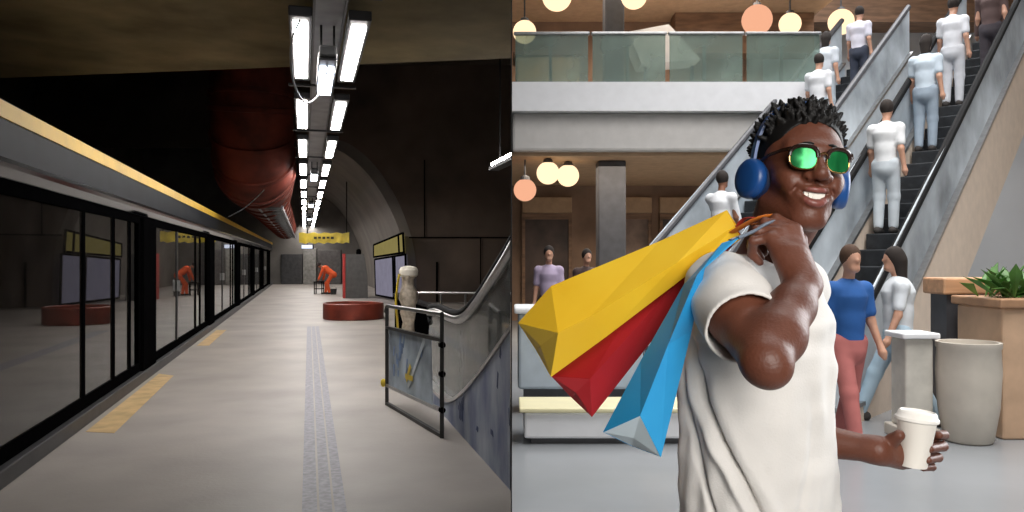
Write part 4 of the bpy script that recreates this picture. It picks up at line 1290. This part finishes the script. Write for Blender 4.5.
# upper floor: tan kiosk, white slanted canopy
t = thing('kiosk', 'tan kiosk box standing on the upper gallery at the left', 'kiosk', (0.1, 16.4, 4.66))
MB().box((0.08, 16.4, 4.661), (1.38, 17.2, 5.72), 0.05).build('body', mat('tan_kiosk', (206, 168, 126), 0.6, var=0.05), t)
MB().box((0.02, 16.34, 5.721), (1.44, 17.26, 5.80), 0.02).build('top', M_wood, t)
t = thing('canopy', 'white slanted canopy on posts behind the gallery balustrade', 'canopy', (3.2, 18, 4.66))
MB().prism([(2.55, 17.6, 6.55), (3.45, 17.6, 6.72), (4.15, 17.6, 5.95), (2.85, 17.6, 5.85)], (0, 0.8, 0)).build('panel', M_lgrey, t)
for x in (2.95, 4.0):
    MB().box((x, 17.9, 4.661), (x + 0.07, 17.97, 5.88)).build('post', M_dkcol, t)

# globe lamps
E_globe = emit('warm_globe', (255, 222, 178), 1.5, 0.02); E_peach = emit('peach_globe', (246, 178, 142), 1.05, 0.02)
globes = [(557, -4, 16.5, .31, 0, 'at the top beside the dark gallery column'), (634, -4, 16.5, .27, 0, 'at the top right of the dark gallery column'),
          (514, 32, 16.5, .24, 0, 'beside the dividing edge above the tan kiosk'), (757, 20, 17.5, .33, 1, 'above the man\'s headphones'),
          (790, 24, 17.5, .24, 0, 'above the man\'s hair'), (548, 165, 14.7, .21, 0, 'under the arcade, left of a touching pair'),
          (568, 168, 15.15, .21, 0, 'under the arcade, right of a touching pair'), (525, 190, 14.9, .21, 1, 'under the arcade, lowest by the dividing edge'),
          (841, 22, 19.0, .30, 0, 'at the top over the escalators')]
for x, y, Y, r, kind, w in globes:
    c = Vector(mp(x, y, Y)); c.x = max(c.x, r + 0.02)
    zt = 3.399 if y > 120 else (7.599 if c.x < 7.4 and Y < 20 else 12)
    c.z = min(c.z, zt - r - 0.06)
    t = thing('globe_lamp', 'round %s globe lamp %s' % (['warm white', 'peach'][kind], w), 'lamp', c, 'globe lamps of the mall')
    MB().ball(c, r, 24, None, 14).build('globe', E_peach if kind else E_globe, t, smooth=True, sharp=90)
    MB().tube([c + Vector((0, 0, r)), Vector((c.x, c.y, zt))], 0.02, 6).build('cord', M_dkcol, t)
    MB().lathe([(0.10, r - 0.03), (0.08, r + 0.04), (0.03, r + 0.06)], c, 14).build('cap', M_dkcol, t)


# ---- the escalators
def mall_escalator(name_label, P0, P1, width, clad, rails_m, glass_m, n_steps=26):
    P0 = Vector(P0); P1 = Vector(P1); d = P1 - P0; e = Vector((d.x, d.y, 0)); L = e.length; e.normalize()
    p = Vector((e.y, -e.x, 0))       # towards the viewer's right
    sl = d.z / L; t = thing('mall_escalator', name_label, 'escalator', P0)

    def W(q): return P0 + e * q[0] + p * q[1] + Vector((0, 0, q[2]))
    hw = width / 2
    for s in (-1, 1):
        a = s * hw; th = 0.06 * s
        MB(W).prism([(-0.9, a, 0), (0, a, 0.0), (1.7, a, 0.0), (L, a, d.z - 1.25), (L, a, d.z + 0.12), (0, a, 0.16), (-0.9, a, 0.16)], (0, th * 2.2, 0)).build('cladding', clad, t)
        MB(W).prism([(-0.8, a + th, 0.16), (0, a + th, 0.16), (L, a + th, d.z + 0.12), (L, a + th, d.z + 0.98), (0, a + th, 0.98), (-0.75, a + th, 0.98), (-0.95, a + th, 0.6)], (0, th * 0.3, 0)).build('balustrade', glass_m, t)
        MB(W).tube(bez([(-0.9, a + th, 0.55), (-1.0, a + th, 0.8), (-0.8, a + th, 1.0), (0, a + th, 1.02), (0.6, a + th, 1.02 + 0.42 * sl), (L, a + th, d.z + 1.02)], 6), 0.05, 8).build('handrail', rails_m, t, smooth=True)
        MB(W).bar((-0.9, a + th * 1.1, 0.17), (0, a + th * 1.1, 0.17), 0.17, 0.04).bar((0, a + th * 1.1, 0.17), (L, a + th * 1.1, d.z + 0.13), 0.17, 0.04).build('deck', M_steel, t)
    MB(W).box((-0.9, -hw + 0.02, 0.0), (0.3, hw - 0.02, 0.06)).build('landing_plate', M_sill, t)
    run = L / n_steps; rise = d.z / n_steps
    for k in range(n_steps):
        MB(W).box((k * run + 0.3, -hw + 0.03, k * rise - 0.06), ((k + 1) * run + 0.3, hw - 0.03, (k + 1) * rise), 0.015).build('step', M_step, t)
    MB(W).prism([(0.6, -hw + 0.03, 0.0), (1.7, -hw + 0.03, 0.0), (L, -hw + 0.03, d.z - 1.25), (L, -hw + 0.03, d.z - 1.15), (0.6, -hw + 0.03, 0.05)], (0, width - 0.06, 0)).build('underside', clad, t)

    def place(k, off=0.0):
        return W(((k + 0.5) * run + 0.3, off, (k + 1) * rise)), e
    return t, place


_, onA = mall_escalator('escalator with dark steps and beige cladding climbing to the upper right', (2.95, 8.0, 0), (8.5, 14.0, 5.4), 0.85, M_beige, M_rubber, M_blueglass)
_, onB = mall_escalator('pale blue grey escalator climbing behind the dark-stepped one', (1.62, 9.95, 0), (7.2, 15.9, 5.4), 1.15, M_paleblue, M_dkcol, M_blueglass)


# ---- people in the mall and the worker: one smooth body each, clothes and hair over it
SK = {'light': skin_mat('light_skin', (206, 160, 136), (194, 146, 122), 0.5), 'mid': skin_mat('brown_skin', (150, 104, 82), (138, 94, 72), 0.5)}
CLO = {}


def cloth(rgb):
    if rgb not in CLO: CLO[rgb] = mat('cloth_%d_%d_%d' % rgb, rgb, 0.85, var=0.06, scale=5, bump=0.15, bscale=30)
    return CLO[rgb]


def figure(label, base, face, top, legs, hair=(40, 32, 28), skin='light', height=1.72, stride=0.25, bend=0.0, arms=(0.15, -0.15), elbow=0.25, group=None,
           long_sleeve=False, long_hair=False, helmet=None, shoe=(60, 56, 54), h=0.011, lean_side=0.0):
    """base on the ground, face = heading angle (0 looks along +x)"""
    k = height / 1.75
    base = np.array(base, float); F = np.array([math.cos(face), math.sin(face), 0.0]); R = np.array([math.sin(face), -math.cos(face), 0.0]); U = np.array([0, 0, 1.0])
    hip = base + U * 0.92 * k - F * (0.25 * bend)
    tu = unit(U * math.cos(bend) + F * math.sin(bend) + R * lean_side); tf_ = unit(F * math.cos(bend) - U * math.sin(bend))
    ch = hip + tu * 0.36 * k; nk = hip + tu * 0.53 * k; hd_ = nk + unit(tu + tf_ * 0.25) * 0.19 * k
    t = thing('person', label, 'person', tuple(base), group)
    lo = np.minimum(base - 0.75, hip - 1.0); hi = np.maximum(base + [0.75, 0.75, 1.95], hip + 1.0); lo[2] = base[2] - 0.02
    b = Solid(lo, hi, h); c = Solid(lo, hi, h); j = Solid(lo, hi, h)
    b.chain([hip, ch, nk], [0.12 * k, 0.115 * k, 0.05 * k], 0.05)
    b.cap(nk, hd_, 0.05 * k, 0.05 * k, 0.03)
    fr = rotmat(R, tf_, tu)
    b.ell(hd_ + tu * 0.03, (0.074 * k, 0.092 * k, 0.112 * k), fr, 0.02)
    b.ell(hd_ + tf_ * 0.088 * k + tu * 0.012, (0.014, 0.022, 0.018), fr, 0.015)
    b.ell(hd_ + tf_ * 0.05 * k - tu * 0.06 * k, (0.045, 0.04, 0.035), fr, 0.03)
    c.chain([hip + tu * 0.0, hip + tu * 0.2 * k, ch + tu * 0.05, nk - tu * 0.02], [0.140 * k, 0.132 * k, 0.150 * k, 0.07 * k], 0.05)
    j.chain([hip + tu * 0.0, hip - tu * 0.06], [0.142 * k, 0.150 * k], 0.04)
    for i, s in enumerate((-1, 1)):
        shd = ch + tu * 0.11 * k + R * s * 0.165 * k
        sw = arms[i]
        dv = unit(-tu * math.cos(sw) * (1 if bend < .3 else 1) + tf_ * math.sin(sw) + R * s * 0.13) if bend < 0.3 else unit(-U + F * sw + R * s * 0.08)
        el = shd + dv * 0.29 * k; dw = unit(dv + (tf_ if bend < .3 else F) * math.tan(elbow)); wr = el + dw * 0.25 * k; hn = wr + dw * 0.09 * k
        b.cap(ch + tu * 0.1 * k, shd, 0.07 * k, 0.055 * k, 0.04)
        b.chain([shd, el, wr], [0.05 * k, 0.04 * k, 0.028 * k], 0.02)
        b.chain([wr, wr + dw * 0.04, hn], [0.03 * k, 0.037 * k, 0.022 * k], 0.015)
        c.chain([ch + tu * 0.09 * k, shd, (wr if long_sleeve else shd + dv * 0.2 * k)], [0.09 * k, 0.068 * k, 0.047 * k if long_sleeve else 0.062 * k], 0.04)
        hj = hip + R * s * 0.085 * k; st = stride * s
        kn = base + R * s * 0.09 * k + U * 0.49 * k + F * (st * 0.45 + 0.03); an = base + R * s * 0.09 * k + U * 0.085 * k + F * st * 0.9
        b.chain([hj, kn, an], [0.08 * k, 0.055 * k, 0.042 * k], 0.02)
        j.chain([hj, kn, an + U * 0.02], [0.098 * k, 0.074 * k, 0.062 * k], 0.03)
        so = Solid(an - 0.25, an + 0.3, h)
        so.chain([an - F * 0.05 - U * 0.04, an + F * 0.13 - U * 0.05], [0.045, 0.034], 0.02); so.cap(an, an - U * 0.03, 0.05, 0.05, 0.02)
        so.build('shoe', cloth(shoe), t)
    b.build('body', SK[skin], t)
    c.build('top', cloth(top), t)
    j.build('trousers', cloth(legs), t)
    g = Solid(hd_ - 0.35, hd_ + 0.3, h)
    g.ell(hd_ + tu * 0.05 - tf_ * 0.012, (0.085 * k, 0.1 * k, 0.108 * k), fr, 0.01)
    if long_hair: g.cap(hd_ - tf_ * 0.05, hd_ - tf_ * 0.07 - tu * 0.22, 0.075, 0.05, 0.04)
    if helmet: g.ell(hd_ + tu * 0.06, (0.125, 0.14, 0.02), fr, 0.02)
    g.ell(hd_ + tf_ * 0.085 - tu * (0.035 if not helmet else 0.08), (0.085, 0.062, 0.105), fr, 0.01, 's')
    g.build('helmet' if helmet else 'hair', cloth(helmet or hair), t)
    return t


PI = math.pi
GW = 'shoppers in the mall'
figure('person in a mauve top with dark trousers standing by the dividing edge', (0.58, 12.6, 0), -PI / 2, (176, 160, 186), (52, 48, 58), group=GW)
figure('person in a dark coat under the arcade lamps, behind the yellow bag', (1.22, 13.2, 0), -PI / 2 + .3, (70, 54, 52), (60, 52, 50), long_sleeve=True, group=GW, height=1.68)
figure('person with dark hair and a dark blue jacket right of the dark column', (2.15, 12.4, 0), -PI / 2 - .4, (66, 74, 96), (54, 56, 66), long_sleeve=True, long_hair=True, group=GW, height=1.66)
figure('person in a blue t-shirt and pink trousers beside the man\'s chest', (2.77, 6.6, 0), -PI / 2 + .2, (40, 92, 160), (188, 112, 108), hair=(78, 56, 42), group=GW, height=1.62)
figure('person in pale blue jeans and white top walking by the stone plinth', (3.62, 7.5, 0), PI * 0.92, (226, 232, 238), (172, 196, 212), group=GW, height=1.62, skin='light', stride=0.35, long_hair=True)
for k, (pl, kk, off, lab, top, leg, kw) in enumerate([
        (onB, 15, 0.1, 'person in a white shirt standing highest but two on the pale escalator', (236, 238, 242), (170, 186, 200), {}),
        (onB, 18, -0.15, 'person in pale grey, second from the top of the pale escalator', (214, 220, 228), (196, 206, 214), {'long_hair': True}),
        (onB, 21, 0.1, 'person in a pale lilac shirt at the top of the pale escalator', (222, 220, 232), (60, 66, 82), {}),
        (onB, 4, 0.15, 'person in a loose white shirt low on the pale escalator, above the yellow bag', (232, 234, 238), (150, 160, 172), {'long_sleeve': True, 'skin': 'mid', 'arms': (0.7, 0.2)}),
        (onA, 8, -0.2, 'person in a white shirt low on the dark-stepped escalator', (232, 234, 236), (196, 204, 210), {'skin': 'light'}),
        (onA, 14, -0.25, 'person in a pale blue shirt halfway up the dark-stepped escalator', (200, 214, 226), (150, 164, 178), {'long_hair': True}),
        (onA, 18, -0.2, 'person in a white shirt and pale trousers high on the dark-stepped escalator', (228, 230, 236), (206, 208, 214), {}),
        (onA, 20, 0.2, 'person in dark brown clothes near the top of the dark-stepped escalator', (88, 70, 68), (60, 54, 60), {'long_sleeve': True})]):
    q, e = pl(kk, off)
    figure(lab, tuple(q), math.atan2(e.y, e.x), top, leg, group='shoppers riding the escalators', stride=0.02, height=1.70, **kw)

# ---- furniture on the mall floor
t = thing('low_bench', 'low white bench with a pale yellow top behind the red and blue bags', 'bench', (0.1, 6.6, 0))
MB().box((0.10, 6.62, 0.05), (1.95, 7.1, 0.27), 0.02).build('body', M_white, t)
MB().box((0.06, 6.58, 0.271), (1.99, 7.14, 0.31), 0.012).build('top', mat('pale_yellow_top', (236, 228, 186), 0.4, var=0.03), t)
MB().box((0.16, 6.68, 0.0), (1.89, 7.04, 0.049)).build('plinth', M_dkcol, t)
t = thing('display_counter', 'white display counter with a dark base at the left of the concourse', 'counter', (0.2, 9.2, 0))
MB().box((0.06, 7.9, 0.25), (1.3, 8.5, 1.0), 0.03).build('body', M_paleblue, t)
MB().box((0.02, 7.84, 1.001), (1.36, 8.56, 1.06), 0.02).build('top', M_white, t)
MB().box((0.12, 7.98, 0.0), (1.24, 8.44, 0.249)).build('base', M_dkcol, t)
t = thing('stone_plinth', 'pale grey stone plinth standing left of the cream pot', 'plinth', (3.35, 6.75, 0))
MB().box((3.30, 6.75, 0.0), (3.62, 7.1, 0.10), 0.01).build('base', M_pot, t)
MB().box((3.34, 6.79, 0.101), (3.58, 7.06, 0.86), 0.02).build('shaft', mat('pale_stone', (206, 202, 192), 0.7, var=0.08), t)
MB().box((3.30, 6.75, 0.861), (3.62, 7.1, 0.91), 0.012).build('cap', M_white, t)
t = thing('cream_pot', 'cream rounded pot standing in front of the grey screen', 'pot', (3.82, 6.75, 0))
MB().lathe([(0.17, 0.0), (0.19, 0.02), (0.235, 0.3), (0.25, 0.6), (0.24, 0.78), (0.25, 0.80), (0.25, 0.84), (0.225, 0.84), (0.215, 0.76)], (3.85, 6.75, 0), 36).build('body', M_pot, t, smooth=True, sharp=50)
MB().lathe([(0.214, 0.75), (0.1, 0.77), (0.01, 0.775)], (3.85, 6.75, 0), 28).build('soil', mat('dark_soil', (70, 58, 48), 0.9, var=0.3, scale=30), t)
t = thing('standing_counter', 'orange wood topped counter with grey panels behind the cream pot', 'counter', (4.6, 8.2, 0))
MB().box((4.10, 7.6, 1.20), (4.95, 8.0, 1.36), 0.02).build('top', mat('orange_wood', (208, 160, 122), 0.5, var=0.1, scale=3, stretch=(1, 6, 6)), t)
MB().box((4.16, 7.66, 0.0), (4.34, 7.95, 1.199)).build('dark_panel', M_dkcol, t)
MB().box((4.345, 7.66, 0.0), (4.85, 7.95, 1.199)).build('grey_panel', M_paleblue, t)
t = thing('planter_box', 'peach wooden planter box with green plant at the far right', 'planter', (4.3, 6.8, 0))
MB().box((4.17, 6.8, 0.0), (5.1, 7.5, 1.12), 0.02).build('box', M_peach, t)
MB().box((4.13, 6.76, 1.121), (5.14, 7.54, 1.20), 0.015).build('rim', mat('brown_rim', (176, 136, 104), 0.5, var=0.1), t)
lf = MB(); rnd = random.Random(3)
for k in range(90):
    a = rnd.uniform(0, 2 * PI); el_ = rnd.uniform(0.25, 1.3); L_ = rnd.uniform(0.22, 0.42)
    o_ = Vector((4.55 + rnd.uniform(-.33, .35), 7.12 + rnd.uniform(-.22, .2), 1.19))
    d = Vector((math.cos(a) * math.cos(el_), math.sin(a) * math.cos(el_), math.sin(el_))); s = d.cross(Vector((0, 0, 1))).normalized() * L_ * 0.13
    m_ = o_ + d * L_ * 0.55 + Vector((0, 0, 0.02)); e_ = o_ + d * L_ - Vector((0, 0, 0.06)); th = Vector((0, 0, 0.004))
    lf.add([o_, m_ - s, e_, m_ + s, o_ - th, m_ - s - th, e_ - th, m_ + s - th], [(0, 1, 2, 3), (7, 6, 5, 4), (0, 4, 5, 1), (1, 5, 6, 2), (2, 6, 7, 3), (3, 7, 4, 0)])
lf.build('foliage', M_leaf, t)

# ---- the worker at the far end of the station, with table and tools
wk = at(327.5, 293.5, 36)
figure('worker in orange overalls bending over a small table at the platform\'s far end', (wk.x, 36, 0), PI * 0.97, (226, 92, 44), (226, 92, 44), bend=0.95, long_sleeve=True, helmet=(52, 40, 40),
       arms=(0.35, 0.2), elbow=0.1, stride=0.12, h=0.014, skin='mid')
tx = at(319, 294, 36).x
t = thing('work_table', 'small dark table in front of the bending orange worker', 'table', (tx, 36, 0))
MB().box((tx - 0.2, 35.8, 0.52), (tx + 0.2, 36.2, 0.57), 0.01).build('table_top', M_black, t)
for sx in (-1, 1):
    for sy in (-1, 1):
        MB().box((tx + sx * 0.17 - 0.02, 36 + sy * 0.17 - 0.02, 0), (tx + sx * 0.17 + 0.02, 36 + sy * 0.17 + 0.02, 0.519)).build('leg', M_black, t)
MB().box((tx - 0.19, 35.83, 0.22), (tx + 0.19, 36.17, 0.25)).build('shelf', M_black, t)
bx = at(333.5, 294, 35.6).x
t = thing('bucket', 'dark bucket on the floor behind the orange worker', 'bucket', (bx, 35.6, 0))
MB().lathe([(0.11, 0), (0.12, 0.01), (0.145, 0.24), (0.15, 0.25), (0.135, 0.25), (0.11, 0.03)], (bx, 35.6, 0), 20).build('body', M_sill, t, smooth=True)
MB().tube([(bx + 0.145 * math.cos(a), 35.6, 0.24 + 0.12 * math.sin(a)) for a in [PI * i / 10 for i in range(11)]], 0.008, 6).build('handle', M_steel, t)
